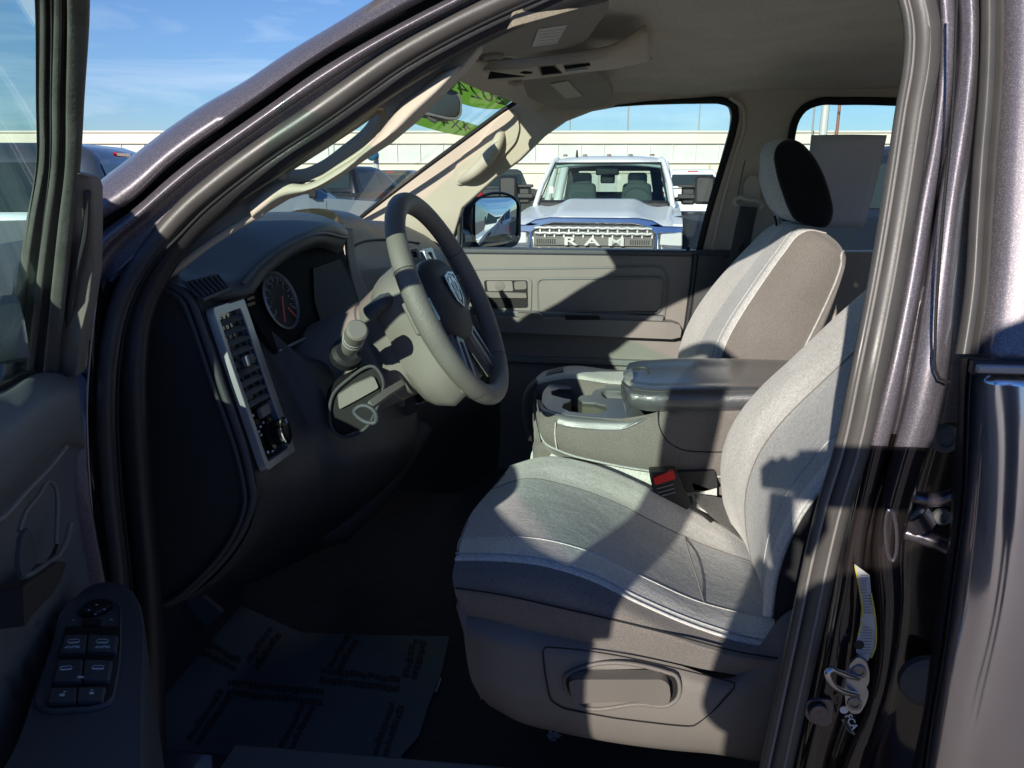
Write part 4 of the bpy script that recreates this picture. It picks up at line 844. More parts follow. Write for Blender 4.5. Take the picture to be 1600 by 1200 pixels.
# front face of the cushion, down and away from each rail start
fronts = [[P(*r[0]) for r in (c_under, c_low, c_mid, c_seam, c_bol, c_ins, c_ctr, c_in2, c_cr, c_far)]]
f1_ = [v+Vector((.012, .0, -.05)) for v in fronts[0]]; f2_ = [v+Vector((.03, 0, -.14)) for v in fronts[0]]
b = MB(); b.grid(rows_of([fronts[0], f1_, f2_], 30, 8)); b.build('cushion_front', M_FD, ds, ang=80, solid=.004)
def stitch(name, pts, r, m, parent, dy=0.):
    b = MB(); b.tube([P(*q)+Vector((0, dy, 0)) for q in crom(pts, 60)], r, n=6); return b.build(name, m, parent, ang=80)
stitch('piping', c_seam, .0028, M_FL, csh, -.002)
stitch('seam_line', [(x, y-9, Y+.012) for x, y, Y in c_seam], .0012, M_FC, csh, -.001)
stitch('seam_line', c_ins, .0014, M_FL, csh, -.001)
stitch('seam_line', c_in2, .0014, M_FD, csh, -.001)
stitch('seam_line', [(x, y-12, Y-.003) for x, y, Y in c_low], .0014, M_FX, csh, -.001)
stitch('seam_line', [(918, 778, 1.37), (893, 800, 1.27), (886, 825, 1.18), (892, 848, 1.09), (905, 858, 1.06)], .0013, M_FD, csh, -.003)
stitch('seam_line', [(1070, 838, 1.37), (1078, 868, 1.25), (1090, 905, 1.15), (1100, 940, 1.06)], .0013, M_FD, csh, -.003)
# plastic side shield
s0 = [(716, 956, .975), (760, 968, .96), (860, 990, .952), (950, 1012, .948), (1050, 1036, .948), (1150, 1056, .948), (1185, 1012, .95), (1225, 960, .955), (1275, 938, .96), (1330, 930, .97)]
s1 = [(722, 975, .96), (765, 990, .945), (860, 1010, .938), (950, 1030, .936), (1050, 1055, .936), (1130, 1072, .936), (1190, 1050, .938), (1235, 1000, .94), (1285, 970, .945), (1340, 962, .955)]
s2 = [(728, 1020, .955), (770, 1040, .94), (860, 1060, .932), (950, 1075, .93), (1050, 1090, .93), (1130, 1100, .93), (1195, 1090, .932), (1240, 1060, .934), (1290, 1040, .94), (1345, 1030, .95)]
s3 = [(738, 1066, .955), (780, 1085, .94), (865, 1105, .932), (950, 1118, .93), (1045, 1128, .93), (1120, 1136, .93), (1190, 1136, .932), (1240, 1120, .934), (1290, 1100, .94), (1345, 1090, .95)]
s4 = [(762, 1100, .97), (800, 1120, .955), (870, 1137, .95), (950, 1152, .948), (1045, 1163, .948), (1120, 1170, .948), (1185, 1180, .95), (1240, 1180, .952), (1290, 1170, .955), (1345, 1160, .965)]
s5 = [(790, 1108, 1.02), (820, 1128, 1.01), (880, 1146, 1.01), (955, 1160, 1.01), (1045, 1172, 1.01), (1120, 1179, 1.01), (1185, 1190, 1.01), (1240, 1190, 1.01), (1290, 1182, 1.01), (1345, 1172, 1.02)]
ss = loft('side_shield', [s0, s1, s2, s3, s4, s5], M_SEATP, ds, nu=70, nv=40)
def ysh(d): return lambda x, y: P(x, y, .93+d)
pn = [(848, 1010), (1148, 1066), (1150, 1072), (1118, 1108), (1084, 1135), (1050, 1133), (960, 1122), (880, 1107), (860, 1095), (851, 1050)]
b = MB(); b.tube([P(q.x, q.y, .929) for q in crom([Vector(v) for v in rnd(pn, 6)], 90, True)], .0011, n=6, closed=True); b.build('panel_seam', M_BLK, ss)
hr = [(884, 1056), (896, 1049), (1040, 1050), (1056, 1056), (1062, 1072), (1058, 1092), (1048, 1100), (1000, 1100), (900, 1098), (888, 1084)]
plate('handle_recess', hr, ysh(-.001), M_BLK, ss, ext=(0, .003, 0), r=8, bevel=.001)
rl = [(888, 1066), (900, 1062), (1035, 1062), (1046, 1070), (1048, 1090), (1044, 1101), (1018, 1103), (1004, 1098), (960, 1097), (900, 1100), (893, 1090)]
rec = plate('recline_lever', rl, ysh(-.022), mat('lever_plastic', (.17, .155, .14), .4, bump=.3, bs=800, var=.06), ds, ext=(0, .022, 0), bevel=.007, r=6, seg=4)
b = MB(); b.tube([P(q.x, q.y, .928) for q in crom([Vector(v) for v in hr], 60, True)], .003, n=8, closed=True); b.build('recess_rim', M_SEATP, ss, ang=80)
# backrest
B = [[(1150, 870, 1.53), (1140, 790, 1.53), (1140, 735, 1.53), (1148, 690, 1.53), (1170, 645, 1.53), (1200, 608, 1.53), (1240, 572, 1.53), (1310, 505, 1.53), (1390, 430, 1.53), (1450, 370, 1.53)],
     [(1136, 815, 1.49), (1127, 765, 1.49), (1126, 722, 1.49), (1136, 680, 1.49), (1158, 641, 1.49), (1188, 605, 1.49), (1228, 568, 1.49), (1300, 500, 1.49), (1380, 428, 1.49), (1440, 366, 1.49)],
     [(1160, 842, 1.40), (1148, 790, 1.40), (1146, 735, 1.40), (1158, 690, 1.40), (1180, 650, 1.40), (1212, 612, 1.40), (1255, 575, 1.40), (1322, 515, 1.40), (1395, 448, 1.40), (1455, 390, 1.40)],
     [(1176, 880, 1.32), (1166, 825, 1.32), (1166, 770, 1.32), (1180, 722, 1.32), (1205, 680, 1.32), (1240, 640, 1.32), (1280, 602, 1.32), (1340, 545, 1.32), (1410, 480, 1.32), (1465, 425, 1.32)],
     [(1188, 915, 1.22), (1184, 860, 1.22), (1188, 800, 1.22), (1204, 750, 1.22), (1230, 706, 1.22), (1265, 665, 1.22), (1303, 628, 1.22), (1360, 575, 1.22), (1425, 510, 1.22), (1478, 455, 1.22)],
     [(1192, 945, 1.09), (1193, 890, 1.09), (1202, 835, 1.09), (1222, 785, 1.09), (1252, 738, 1.09), (1288, 696, 1.09), (1326, 660, 1.09), (1380, 610, 1.09), (1440, 545, 1.09), (1490, 490, 1.09)],
     [(1192, 962, 1.02), (1196, 905, 1.02), (1210, 850, 1.02), (1234, 798, 1.02), (1266, 752, 1.02), (1302, 710, 1.02), (1342, 672, 1.02), (1396, 622, 1.02), (1456, 560, 1.02), (1505, 505, 1.02)],
     [(1205, 965, .985), (1214, 900, .985), (1230, 850, .985), (1254, 802, .985), (1285, 762, .985), (1320, 726, .985), (1360, 690, .985), (1412, 640, .985), (1472, 580, .985), (1520, 525, .985)],
     [(1260, 990, .965), (1275, 920, .965), (1295, 870, .965), (1320, 825, .965), (1350, 790, .965), (1390, 755, .965), (1430, 720, .965), (1480, 670, .965), (1530, 610, .965), (1580, 555, .965)],
     [(1340, 1000, .99), (1360, 930, .99), (1380, 880, .99), (1405, 845, .99), (1430, 815, .99), (1460, 780, .99), (1500, 745, .99), (1550, 700, .99), (1600, 640, .99), (1650, 585, .99)]]
bk = loftm('backrest', B, [M_FD, M_FL, M_FC, M_FX], [1, 1, 1, 2, 2, 2, 1, 3, 3], ds, nu=60, per=6)
stitch('piping', B[3], .0018, M_FD, bk, -.001); stitch('piping', B[5], .0018, M_FC, bk, -.001); stitch('piping', B[7], .0025, M_FC, bk, -.001)
stitch('seam_line', [(1236, 665, 1.33), (1240, 690, 1.27), (1256, 705, 1.19), (1272, 720, 1.1)], .0012, M_FD, bk, -.002)
# buckle with its red button, stalk, webbing
bu = empty('belt_buckle', P(1045, 765, 1.5), truck)
plate('buckle_body', [(1014, 738), (1056, 736), (1064, 752), (1080, 790), (1072, 798), (1050, 792), (1022, 778)], 1.47, M_SEALD, bu, ext=(.0, .03, 0), bevel=.004, r=4, seg=3)
plate('release_button', [(1021, 747), (1052, 736), (1056, 748), (1024, 758)], 1.463, M_RED, bu, ext=(0, .012, 0), bevel=.0015, r=1.5)
b = MB()
for k in range(3): b.tube([P(1026+k*2, 764+k*6, 1.466), P(1052+k*2, 757+k*6, 1.466)], .0009, n=6)
b.build('button_ribs', M_SATIN, bu)
plate('second_buckle', [(1058, 738), (1118, 736), (1122, 762), (1100, 768), (1066, 770)], 1.53, M_SEALD, truck, ext=(0, .03, 0), bevel=.004, r=4, seg=3)
b = MB(); b.tube([P(*q) for q in crom([(1078, 775, 1.46), (1086, 795, 1.45), (1100, 805, 1.44), (1112, 815, 1.44)], 14)], .0035, n=8); b.build('buckle_cable', M_BLK, bu)
b = MB(); b.grid(rows_of([[(1085, 772, 1.51), (1110, 775, 1.50), (1138, 780, 1.50)], [(1095, 790, 1.47), (1120, 798, 1.47), (1150, 815, 1.47)], [(1110, 806, 1.46), (1135, 825, 1.45), (1170, 850, 1.44)]], 12, 12)); b.build('webbing', M_BELT, bu, solid=.003)
# ---------------------------------------------------------------- passenger seat
ps = empty('passenger_seat', P(1150, 500, 2.1), truck)
Q_ = [[(1060, 600, 2.30), (1062, 556, 2.30), (1068, 530, 2.30), (1082, 497, 2.30), (1110, 455, 2.30), (1140, 420, 2.30), (1170, 388, 2.30), (1196, 362, 2.30), (1218, 350, 2.28), (1240, 348, 2.26)],
      [(1056, 610, 2.24), (1060, 560, 2.24), (1068, 528, 2.24), (1084, 493, 2.24), (1112, 451, 2.24), (1143, 414, 2.24), (1174, 381, 2.24), (1200, 356, 2.24), (1216, 347, 2.23), (1244, 346, 2.22)],
      [(1078, 610, 2.08), (1084, 565, 2.08), (1098, 528, 2.08), (1120, 490, 2.08), (1148, 450, 2.08), (1174, 415, 2.08), (1200, 382, 2.08), (1220, 358, 2.08), (1234, 350, 2.08), (1260, 350, 2.08)],
      [(1100, 615, 1.96), (1108, 572, 1.96), (1122, 530, 1.96), (1143, 492, 1.96), (1168, 455, 1.96), (1192, 420, 1.96), (1216, 388, 1.96), (1234, 364, 1.96), (1246, 354, 1.96), (1275, 356, 1.98)],
      [(1112, 615, 1.93), (1122, 572, 1.93), (1136, 532, 1.93), (1158, 492, 1.93), (1182, 455, 1.93), (1206, 420, 1.93), (1228, 390, 1.93), (1246, 368, 1.93), (1262, 360, 1.93), (1290, 364, 1.95)],
      [(1160, 640, 1.90), (1170, 600, 1.90), (1184, 562, 1.90), (1203, 524, 1.90), (1224, 487, 1.90), (1244, 452, 1.90), (1262, 422, 1.90), (1280, 396, 1.90), (1294, 378, 1.90), (1308, 378, 1.93)],
      [(1215, 650, 1.91), (1228, 610, 1.91), (1243, 572, 1.91), (1260, 536, 1.91), (1278, 500, 1.91), (1294, 466, 1.91), (1306, 438, 1.91), (1314, 412, 1.91), (1316, 394, 1.92), (1318, 392, 1.94)],
      [(1232, 650, 1.95), (1245, 610, 1.95), (1259, 572, 1.95), (1276, 536, 1.95), (1292, 500, 1.95), (1305, 466, 1.95), (1315, 436, 1.95), (1321, 412, 1.95), (1321, 400, 1.96), (1320, 398, 1.97)],
      [(1240, 660, 2.28), (1252, 612, 2.28), (1264, 575, 2.28), (1278, 540, 2.28), (1292, 505, 2.28), (1303, 470, 2.28), (1310, 440, 2.28), (1313, 415, 2.26), (1310, 402, 2.24), (1300, 398, 2.2)]]
pb = loftm('backrest', Q_, [M_FD, M_FL, M_FC], [1, 1, 2, 2, 0, 0, 0, 0], ps, nu=50, per=6)
stitch('piping', Q_[3], .0016, M_FC, pb, -.002); stitch('piping', Q_[4], .0018, M_FL, pb, -.002); stitch('seam_line', Q_[6], .0026, M_FC, pb, -.002)
# headrest: lofted rounded block seen from its side
hs = [(1210, 232), (1224, 219), (1240, 218), (1256, 226), (1275, 250), (1290, 280), (1299, 305), (1302, 325), (1299, 345), (1288, 355), (1268, 353), (1248, 348), (1238, 338), (1228, 318), (1218, 290), (1211, 262)]
hf = [(1187, 262), (1188, 240), (1196, 225), (1212, 219), (1236, 221), (1262, 245), (1280, 275), (1290, 305), (1292, 325), (1288, 342), (1272, 350), (1245, 346), (1215, 338), (1200, 322), (1191, 300), (1186, 280)]
def hsr(pts, Y, s=1., cx=0, cy=0):
    mx = sum(p[0] for p in pts)/len(pts); my = sum(p[1] for p in pts)/len(pts)
    return [P(mx+(q.x-mx)*s, my+(q.y-my)*s, Y) for q in crom([Vector(v) for v in pts], 48, True)]
hff = [(x-6, y+1) for x, y in hf]
def mixp(a, c, t): return [(p[0]*(1-t)+q[0]*t, p[1]*(1-t)+q[1]*t) for p, q in zip(a, c)]
hb_ = MB()
hs2 = [hs[14], hs[15], hs[0], hs[1], hs[2], hs[3], hs[4], hs[5], hs[6], hs[7], hs[8], hs[10], hs[11], hs[12], hs[13], hs[13]]
hs3 = [(1211, 262), (1209, 243), (1214, 228), (1228, 218), (1246, 220), (1266, 237), (1283, 264), (1294, 292), (1300, 315), (1302, 332), (1294, 353), (1262, 352), (1242, 344), (1231, 326), (1222, 302), (1215, 280)]
hb_.grid([hsr(hs3, 1.985, .3), hsr(hs3, 1.975, .8), hsr(hs3, 1.98, .96), hsr(hs3, 1.995, 1.0)], True, mi=1, capa=True)
hb_.grid([hsr(hs3, 1.995, 1.0), hsr(mixp(hs3, hf, .35), 2.02, 1.01), hsr(mixp(hs3, hf, .8), 2.10, 1.01), hsr(hf, 2.18, 1.0), hsr(hf, 2.22, .93), hsr(hf, 2.24, .7)], True, mi=0, capb=True)
hh = hb_.build('headrest', [M_FC, M_FX], ps, ang=80)
for q0, q1 in (((1213, 336, 2.12), (1216, 352, 2.12)), ((1262, 340, 2.02), (1262, 360, 2.02))):
    b = MB(); b.tube([P(*q0), P(*q1)], .008, n=10); b.build('headrest_post', M_CHR, hh)
pc = [[(840, 600, 1.84), (880, 592, 1.84), (960, 600, 1.84), (1080, 600, 1.84)], [(838, 592, 1.90), (880, 582, 1.90), (960, 590, 1.90), (1080, 590, 1.90)], [(842, 586, 2.1), (880, 578, 2.1), (960, 584, 2.1), (1080, 586, 2.1)], [(850, 580, 2.32), (885, 572, 2.32), (960, 578, 2.32), (1080, 580, 2.32)]]
loftm('cushion', [[(836, 700, 1.86), (880, 700, 1.86), (960, 700, 1.86), (1080, 700, 1.86)], [(832, 640, 1.83), (880, 640, 1.83), (960, 640, 1.83), (1080, 640, 1.83)]]+pc, [M_FD, M_FL], [0, 0, 1, 1, 1], ps, nu=30, per=5)
pcf = [[(826, 690, 1.9), (818, 650, 1.9), (822, 615, 1.9), (848, 590, 1.9), (880, 579, 1.9)], [(824, 690, 2.3), (816, 650, 2.3), (822, 606, 2.3), (845, 584, 2.3), (880, 573, 2.3)]]
loft('cushion_front', pcf, M_FD, ps, nu=24, nv=6, solid=.01)
# ---------------------------------------------------------------- centre console
cc = empty('center_console', P(960, 640, 1.65), truck)
Yn, Yf_ = 1.55, 1.86
k0 = [(842, 662, Yn+.02), (850, 690, Yn+.01), (880, 706, Yn), (940, 722, Yn), (1000, 733, Yn), (1080, 742, Yn), (1180, 745, Yn), (1240, 745, Yn)]
k1 = [(838, 650, Yn+.03), (843, 672, Yn), (880, 684, Yn-.01), (940, 696, Yn-.012), (1000, 700, Yn-.012), (1080, 700, Yn-.012), (1180, 700, Yn-.012), (1240, 700, Yn-.012)]
k2 = [(838, 636, Yn+.04), (846, 654, Yn+.005), (880, 662, Yn-.005), (940, 668, Yn-.01), (1000, 664, Yn-.01), (1080, 650, Yn-.01), (1180, 650, Yn-.01), (1240, 650, Yn-.01)]
k3 = [(840, 625, Yn+.05), (848, 643, Yn+.01), (880, 652, Yn), (940, 656, Yn), (1000, 650, Yn), (1080, 630, Yn), (1180, 630, Yn), (1240, 630, Yn)]
loftm('console_side', [[(a[0]+(6 if i < 2 else 0), a[1]+14, a[2]+.05) for i, a in enumerate(k0)], k0, k1, k2, k3], [M_FD, M_TRAY], [0, 0, 0, 0], cc, nu=50, per=6)
stitch('piping', k0, .0022, M_FC, cc, -.002)
b = MB(); b.tube([P(q.x, q.y, Yn-.012) for q in crom([Vector(v) for v in [(1028, 640), (1030, 665), (1042, 688), (1065, 702), (1100, 706), (1140, 706)]], 30)], .0014, n=6); b.build('lid_hinge_line', M_FX, cc)
b = MB(); b.tube([P(q.x, q.y, Yn-.011) for q in crom([Vector(v) for v in [(868, 660), (867, 680), (870, 702)]], 10)], .0014, n=6); b.build('panel_line', M_FL, cc)
# base the console stands on: light grey centre cushion
kb = [[(828, 745, 1.62), (835, 700, 1.62), (850, 692, 1.62)], [(900, 760, 1.57), (905, 728, 1.57), (910, 716, 1.57)], [(1000, 790, 1.55), (1005, 752, 1.55), (1010, 738, 1.55)], [(1120, 830, 1.55), (1120, 765, 1.55), (1120, 745, 1.55)]]
loft('centre_cushion', kb, M_FL, cc, nu=10, nv=30)
b = MB(); kx = P(832, 720, 1.62).x; b.box((kx+.30, 1.74, .93), (.30, .14, .16)); b.build('centre_base', M_FD, cc, bevel=.02)
# cup holder tray: flat top plane with real holes
tz = P(880, 655, Yn).z
def tp(x, y, h=0.): return PZ(x, y, tz+h)
to = [(846, 628), (848, 612), (860, 598), (880, 591), (905, 589), (975, 590), (985, 600), (1000, 640), (1010, 652), (985, 655), (920, 652), (880, 647), (856, 640)]
def hole_px(x, y, w, hgt, n=28): return [(x+w*math.cos(2*math.pi*k/n), y+hgt*math.sin(2*math.pi*k/n)) for k in range(n)]
ho = [(888, 598), (897, 593), (918, 592), (940, 593), (949, 599), (944, 606), (930, 609), (926, 613), (924, 617), (908, 618), (903, 622), (910, 628), (930, 629), (946, 633), (949, 640), (938, 646), (915, 646), (890, 643), (878, 637), (880, 631), (890, 627), (892, 624), (880, 622), (862, 617), (861, 611), (875, 607), (893, 607)]
ho2 = [(939, 612), (946, 610), (975, 611), (982, 618), (976, 623), (946, 622), (940, 619)]
tray = MB(); tray.poly([[tp(*q) for q in rnd(to, 6)], [tp(*q) for q in ho], [tp(*q) for q in rnd(ho2, 3)]], (0, 0, -.012))
tr = tray.build('cup_holder_tray', M_TRAY, cc, bevel=.002, ang=30)
cupm = mat('cup_well', (.12, .12, .10), .4, bump=.2)
for nm, hole_, dpt in (('cup_well', ho, .055), ('coin_slot', ho2, .02)):
    b = MB(); c = [tp(*q) for q in hole_]; mz = sum(c, Vector())/len(c)
    rows = [[p+Vector((0, 0, -.004)) for p in c], [p+Vector((0, 0, -dpt*.9)) for p in c], [mz+(p-mz)*.9+Vector((0, 0, -dpt)) for p in c]]
    b.grid(rows, True); b.poly([[mz+(p-mz)*.9+Vector((0, 0, -dpt)) for p in c]], (0, 0, -.003)); b.build(nm, cupm if nm == 'cup_well' else M_TRAY, tr, ang=50)
sk = [[(838, 632, Yn+.06), (848, 646, Yn+.012), (880, 653, Yn-.002), (940, 657, Yn-.004), (985, 657, Yn-.004), (1014, 650, Yn-.002)],
      [(839, 646, Yn+.055), (850, 660, Yn+.008), (880, 667, Yn-.01), (930, 672, Yn-.014), (972, 671, Yn-.014), (1000, 658, Yn-.012)]]
sk0 = [[tp(*q) for q in ((846, 626), (856, 640), (880, 648), (920, 653), (985, 656), (1008, 653))]]
b = MB(); b.grid(rows_of([sk0[0]]+[[P(*q) for q in r] for r in sk], 40, 12)); o = b.build('tray_skirt', M_TRAY, tr, ang=80); orient(o); mods(o, solid=.003)
b = MB(); b.grid(rows_of([[P(*q) for q in [(838, 660, Yn+.03), (836, 640, Yn+.06), (834, 628, Yn+.16), (850, 600, Yf_), (900, 588, Yf_+.03)]], [P(*q) for q in [(845, 690, Yn+.03), (838, 690, Yn+.08), (836, 680, Yn+.2), (850, 660, Yf_), (900, 650, Yf_+.03)]]], 30, 6)); b.build('console_front', M_FD, cc, ang=80)
# armrest lid
def lidrow(z0s): return [P(*q) for q in crom(z0s, 40)]
L0 = [(972, 625, 1.60), (980, 633, 1.56), (1000, 640, 1.545), (1060, 642, 1.54), (1130, 642, 1.54), (1200, 640, 1.54), (1260, 640, 1.54)]
L1 = [(970, 612, 1.60), (977, 622, 1.55), (1000, 629, 1.53), (1060, 632, 1.527), (1130, 632, 1.527), (1200, 630, 1.527), (1260, 630, 1.527)]
L2 = [(970, 602, 1.61), (977, 611, 1.555), (1000, 617, 1.532), (1060, 619, 1.528), (1130, 619, 1.528), (1200, 618, 1.528), (1260, 618, 1.528)]
L3 = [(972, 596, 1.62), (980, 603, 1.57), (1003, 609, 1.545), (1060, 611, 1.54), (1130, 611, 1.54), (1200, 610, 1.54), (1260, 610, 1.54)]
L4 = [(976, 585, 1.66), (986, 592, 1.62), (1008, 597, 1.60), (1060, 598, 1.60), (1130, 598, 1.60), (1200, 598, 1.60), (1260, 598, 1.60)]
L5 = [(980, 572, 1.75), (995, 573, 1.74), (1020, 574, 1.74), (1060, 574, 1.74), (1130, 575, 1.74), (1200, 576, 1.74), (1260, 577, 1.74)]
L6 = [(984, 567, 1.82), (998, 564, 1.83), (1022, 562, 1.84), (1060, 560, 1.85), (1130, 560, 1.85), (1200, 562, 1.85), (1260, 564, 1.85)]
L7 = [(986, 572, 1.87), (1000, 570, 1.88), (1024, 568, 1.89), (1060, 566, 1.89), (1130, 566, 1.89), (1200, 568, 1.89), (1260, 570, 1.89)]
L8 = [(986, 600, 1.87), (1000, 600, 1.88), (1024, 600, 1.89), (1060, 600, 1.89), (1130, 600, 1.89), (1200, 600, 1.89), (1260, 600, 1.89)]
lid = loft('armrest_lid', [L0, L1, L2, L3, L4, L5, L6, L7, L8], M_LEATH, cc, nu=50, nv=50, ang=80)
b = MB(); fr_ = [[P(*l[0]) for l in (L0, L1, L2, L3, L4, L5, L6, L7, L8)], [P(*l[0])+Vector((.01, 0, -.03)) for l in (L0, L0, L1, L2, L2, L7, L8, L8, L8)]]
b.grid(rows_of(fr_, 20, 4)); b.build('lid_front', M_LEATH, lid, ang=80)
stitch('lid_seam', L3, .0022, M_DASH, lid, -.002)
b = MB(); sp_ = [P(*q) for q in crom([(a[0], a[1]+3, a[2]-.004) for a in L3[2:]], 80)]
for k in range(0, 79, 1): b.tube([sp_[k], sp_[k].lerp(sp_[k+1], .6)], .0011, n=5)
b.build('stitching', M_SATIN, lid)
stitch('lid_crease', [(1020, 573, 1.76), (1030, 590, 1.66), (1050, 598, 1.62), (1085, 602, 1.60), (1150, 603, 1.59), (1230, 604, 1.59)], .0018, M_SATIN, lid, -.001)
plate('lid_latch', [(974, 586), (988, 580), (990, 592), (976, 600)], 1.60, M_LEATH, lid, ext=(0, .03, 0), bevel=.003, r=2)
b = MB(); b.tube([P(*q) for q in crom([(984, 578, 1.70), (1000, 574, 1.72), (1012, 577, 1.71), (1014, 588, 1.66)], 16)], .003, n=8); b.build('latch_outline', M_DASH, lid)
# ---------------------------------------------------------------- open driver door
DU = Vector((.37, -.93, 0)).normalized(); DN = Vector((.93, .37, 0)).normalized(); DH = Vector((-.62, .84, 0))   # along the door, its inner side, hinge
def dp(px, py, off=0.): return PP(px, py, DH+DN*off, DN)
def dw(u, z, off=0.): return DH+DU*u+DN*off+Vector((0, 0, z))
def lean(z): return .11*max(0, (z-1.43)/.45)
door = empty('driver_door', DH+Vector((0, 0, 1)), truck)
door['label'] = 'open driver door with dark inner trim and window switches'
LD = 1.007; ZB = 1.47
def zb(u): return 1.432 if u < .42 else 1.432+(u-.42)*.148
def dplate(name, pts, off, th, m, bevel=.006, parent=None, holes=(), r=0, label=None):
    b = MB(); lo = [rnd(pts, r) if r else pts]+[rnd(h, r) if r else h for h in holes]
    b.poly([[dw(u, z, off) for u, z in l] for l in lo], -DN*th); return b.build(name, m, parent or door, bevel=bevel, seg=3, label=label)
dplate('outer_skin', [(.0, .62), (LD, .62), (LD, 1.0), (LD, zb(LD)), (.7, zb(.7)), (.42, zb(.42)), (.0, 1.39), (-.01, 1.0)], -.13, .02, M_PAINTD)
dplate('door_card', [(.03, .66), (LD-.01, .66), (LD, 1.0), (LD, zb(LD)), (.7, zb(.7)-.003), (.42, zb(.42)-.01), (.06, 1.38), (.03, 1.2)], -.03, .09, M_DOORD, .015)
# upper trim seen at a grazing angle: rails from the near side to the hinge
def dr(l, off): return [dp(x, y, off) for x, y in l]
rl_ = [dr([(-230, 700), (-100, 640), (0, 606), (55, 585), (85, 583), (113, 584)], -.045), dr([(-230, 740), (-100, 670), (0, 628), (60, 592), (92, 588), (121, 592)], -.005),
       dr([(-230, 880), (-100, 780), (0, 712), (60, 655), (95, 628), (125, 622)], .018), dr([(-230, 960), (-100, 850), (0, 772), (60, 715), (100, 680), (131, 680)], .005),
       dr([(-230, 1000), (-100, 890), (0, 805), (60, 752), (105, 715), (137, 720)], -.022), dr([(-230, 1100), (-100, 980), (0, 890), (60, 850), (110, 815), (150, 810)], -.03),
       dr([(-230, 1250), (-100, 1120), (0, 1020), (60, 960), (115, 920), (160, 890)], -.03), dr([(-230, 1500), (-100, 1400), (0, 1250), (60, 1150), (120, 1050), (175, 980)], -.03)]
b = MB(); b.grid(rows_of(rl_, 40, 50)); o = b.build('upper_trim', M_DOORD, door, ang=80); orient(o); mods(o, solid=.012)
b = MB(); rr_ = [r[-1] for r in rl_]; b.grid(rows_of([rr_, [p-DN*.03+Vector((0, .01, 0)) for p in rr_], [p-DN*.10+Vector((0, .01, 0)) for p in rr_]], 30, 5)); b.build('door_end', M_DOORD, door, ang=80)
b = MB(); b.tube(crom([dp(*q, -.002) for q in [(30, 830), (36, 810), (60, 775), (78, 752), (86, 760), (88, 850)]], 30), .0022, n=8); b.build('pull_cup_outline', M_DOORT, door, ang=80)
b = MB(); b.grid(rows_of([[dp(*q, -.028) for q in [(32, 845), (60, 780), (82, 756), (88, 762)]], [dp(*q, -.036) for q in [(34, 880), (58, 830), (80, 800), (88, 800)]], [dp(*q, -.028) for q in [(36, 920), (60, 905), (82, 880), (92, 850)]]], 12, 12)); b.build('pull_cup', M_BLK, door)
b = MB(); b.tube(crom([dp(*q, -.004) for q in [(34, 902), (48, 898), (72, 882), (94, 864), (106, 838), (110, 818)]], 30), .003, n=8); b.build('cup_edge', M_DOORT, door)
plate('handle_backing', [(36, 916), (60, 900), (92, 876), (104, 880), (96, 905), (80, 930), (52, 960), (38, 980)], lambda x, y: dp(x, y, .004), mat('brown_shade_trim', (.06, .052, .047), .55, bump=.3), door, ext=-DN*.02, bevel=.004, r=4)
plate('lever_cup', [(34, 838), (46, 822), (56, 850), (58, 880), (36, 905), (30, 880)], lambda x, y: dp(x, y, .012), M_DASHT, door, ext=-DN*.004, bevel=.002, r=6, seg=3)
b = MB(); b.tube(crom([dp(*q, .02) for q in [(-10, 818), (0, 812), (40, 770), (80, 728), (104, 698)]], 20), .0022, n=8); b.build('trim_crease', M_DOORT, door)
# armrest pod with the switches, a level top
az = 1.185
def at(x, y, h=0.): return PZ(x, y, az+h)
pod = [(150, 906), (186, 906), (207, 918), (219, 938), (224, 965), (223, 1080), (221, 1250), (200, 1500), (-160, 1500), (-60, 1280), (10, 1190), (60, 1060), (92, 975), (112, 935)]
b = MB(); rows = []
for s, dz in ((0.0, -.25), (.0, -.03), (.0, -.010), (.012, -.003), (.03, 0)):
    c0 = at(110, 1150); rows.append([at(*q)+(c0-at(*q))*s+Vector((0, 0, dz)) for q in [(v.x, v.y) for v in crom([Vector(v) for v in pod], 80, True)]])
b.grid(rows, True, capb=True); b.build('armrest', M_DASHT, door, ang=60)
sp2 = [(112, 940), (160, 936), (186, 944), (190, 985), (182, 1075), (176, 1098), (150, 1110), (110, 1114), (70, 1114), (56, 1106), (60, 1080), (82, 1010), (96, 960)]
wsp = empty('window_switch_panel', at(130, 1030), door)
b = MB(); c0 = at(125, 1030); rows = []
for s, dz in ((-.01, 0.0005), (0, .003), (.03, .004), (.06, .002)):
    rows.append([at(*q)+(c0-at(*q))*s+Vector((0, 0, dz)) for q in [(v.x, v.y) for v in crom([Vector(v) for v in sp2], 70, True)]])
b.grid(rows, True, capb=True); b.build('switch_frame', M_DASHT, wsp, ang=60)
sk3 = [(104, 982), (187, 982), (190, 992), (168, 1092), (150, 1098), (76, 1096), (74, 1090), (92, 1020)]
def pad_(name, pts, h0, h1, m, bevel=.0012, parent=None):
    b = MB(); b.poly([[at(x, y, h1) for x, y in pts]], (0, 0, h0-h1)); return b.build(name, m, parent or wsp, bevel=bevel, seg=2)
pad_('switch_well', [(102, 978), (186, 978), (184, 1000), (166, 1094), (76, 1096), (88, 1040)], .002, .0045, M_BLK)
def ws2(pts, lab=None):
    o = pad_('window_switch', pts, .002, .010, M_DASHT, .002); return o
ws2([(101, 991), (136, 990), (133, 1017), (92, 1019)]); ws2([(138, 990), (184, 992), (181, 1016), (135, 1017)])
ws2([(90, 1030), (130, 1029), (127, 1062), (82, 1064)]); ws2([(132, 1029), (176, 1031), (170, 1061), (129, 1062)])
pad_('lock_switch', [(78, 1074), (120, 1073), (118, 1095), (75, 1096)], .002, .008, M_DASHT, .0015); pad_('lock_switch', [(122, 1073), (166, 1072), (160, 1093), (120, 1095)], .002, .008, M_DASHT, .0015)
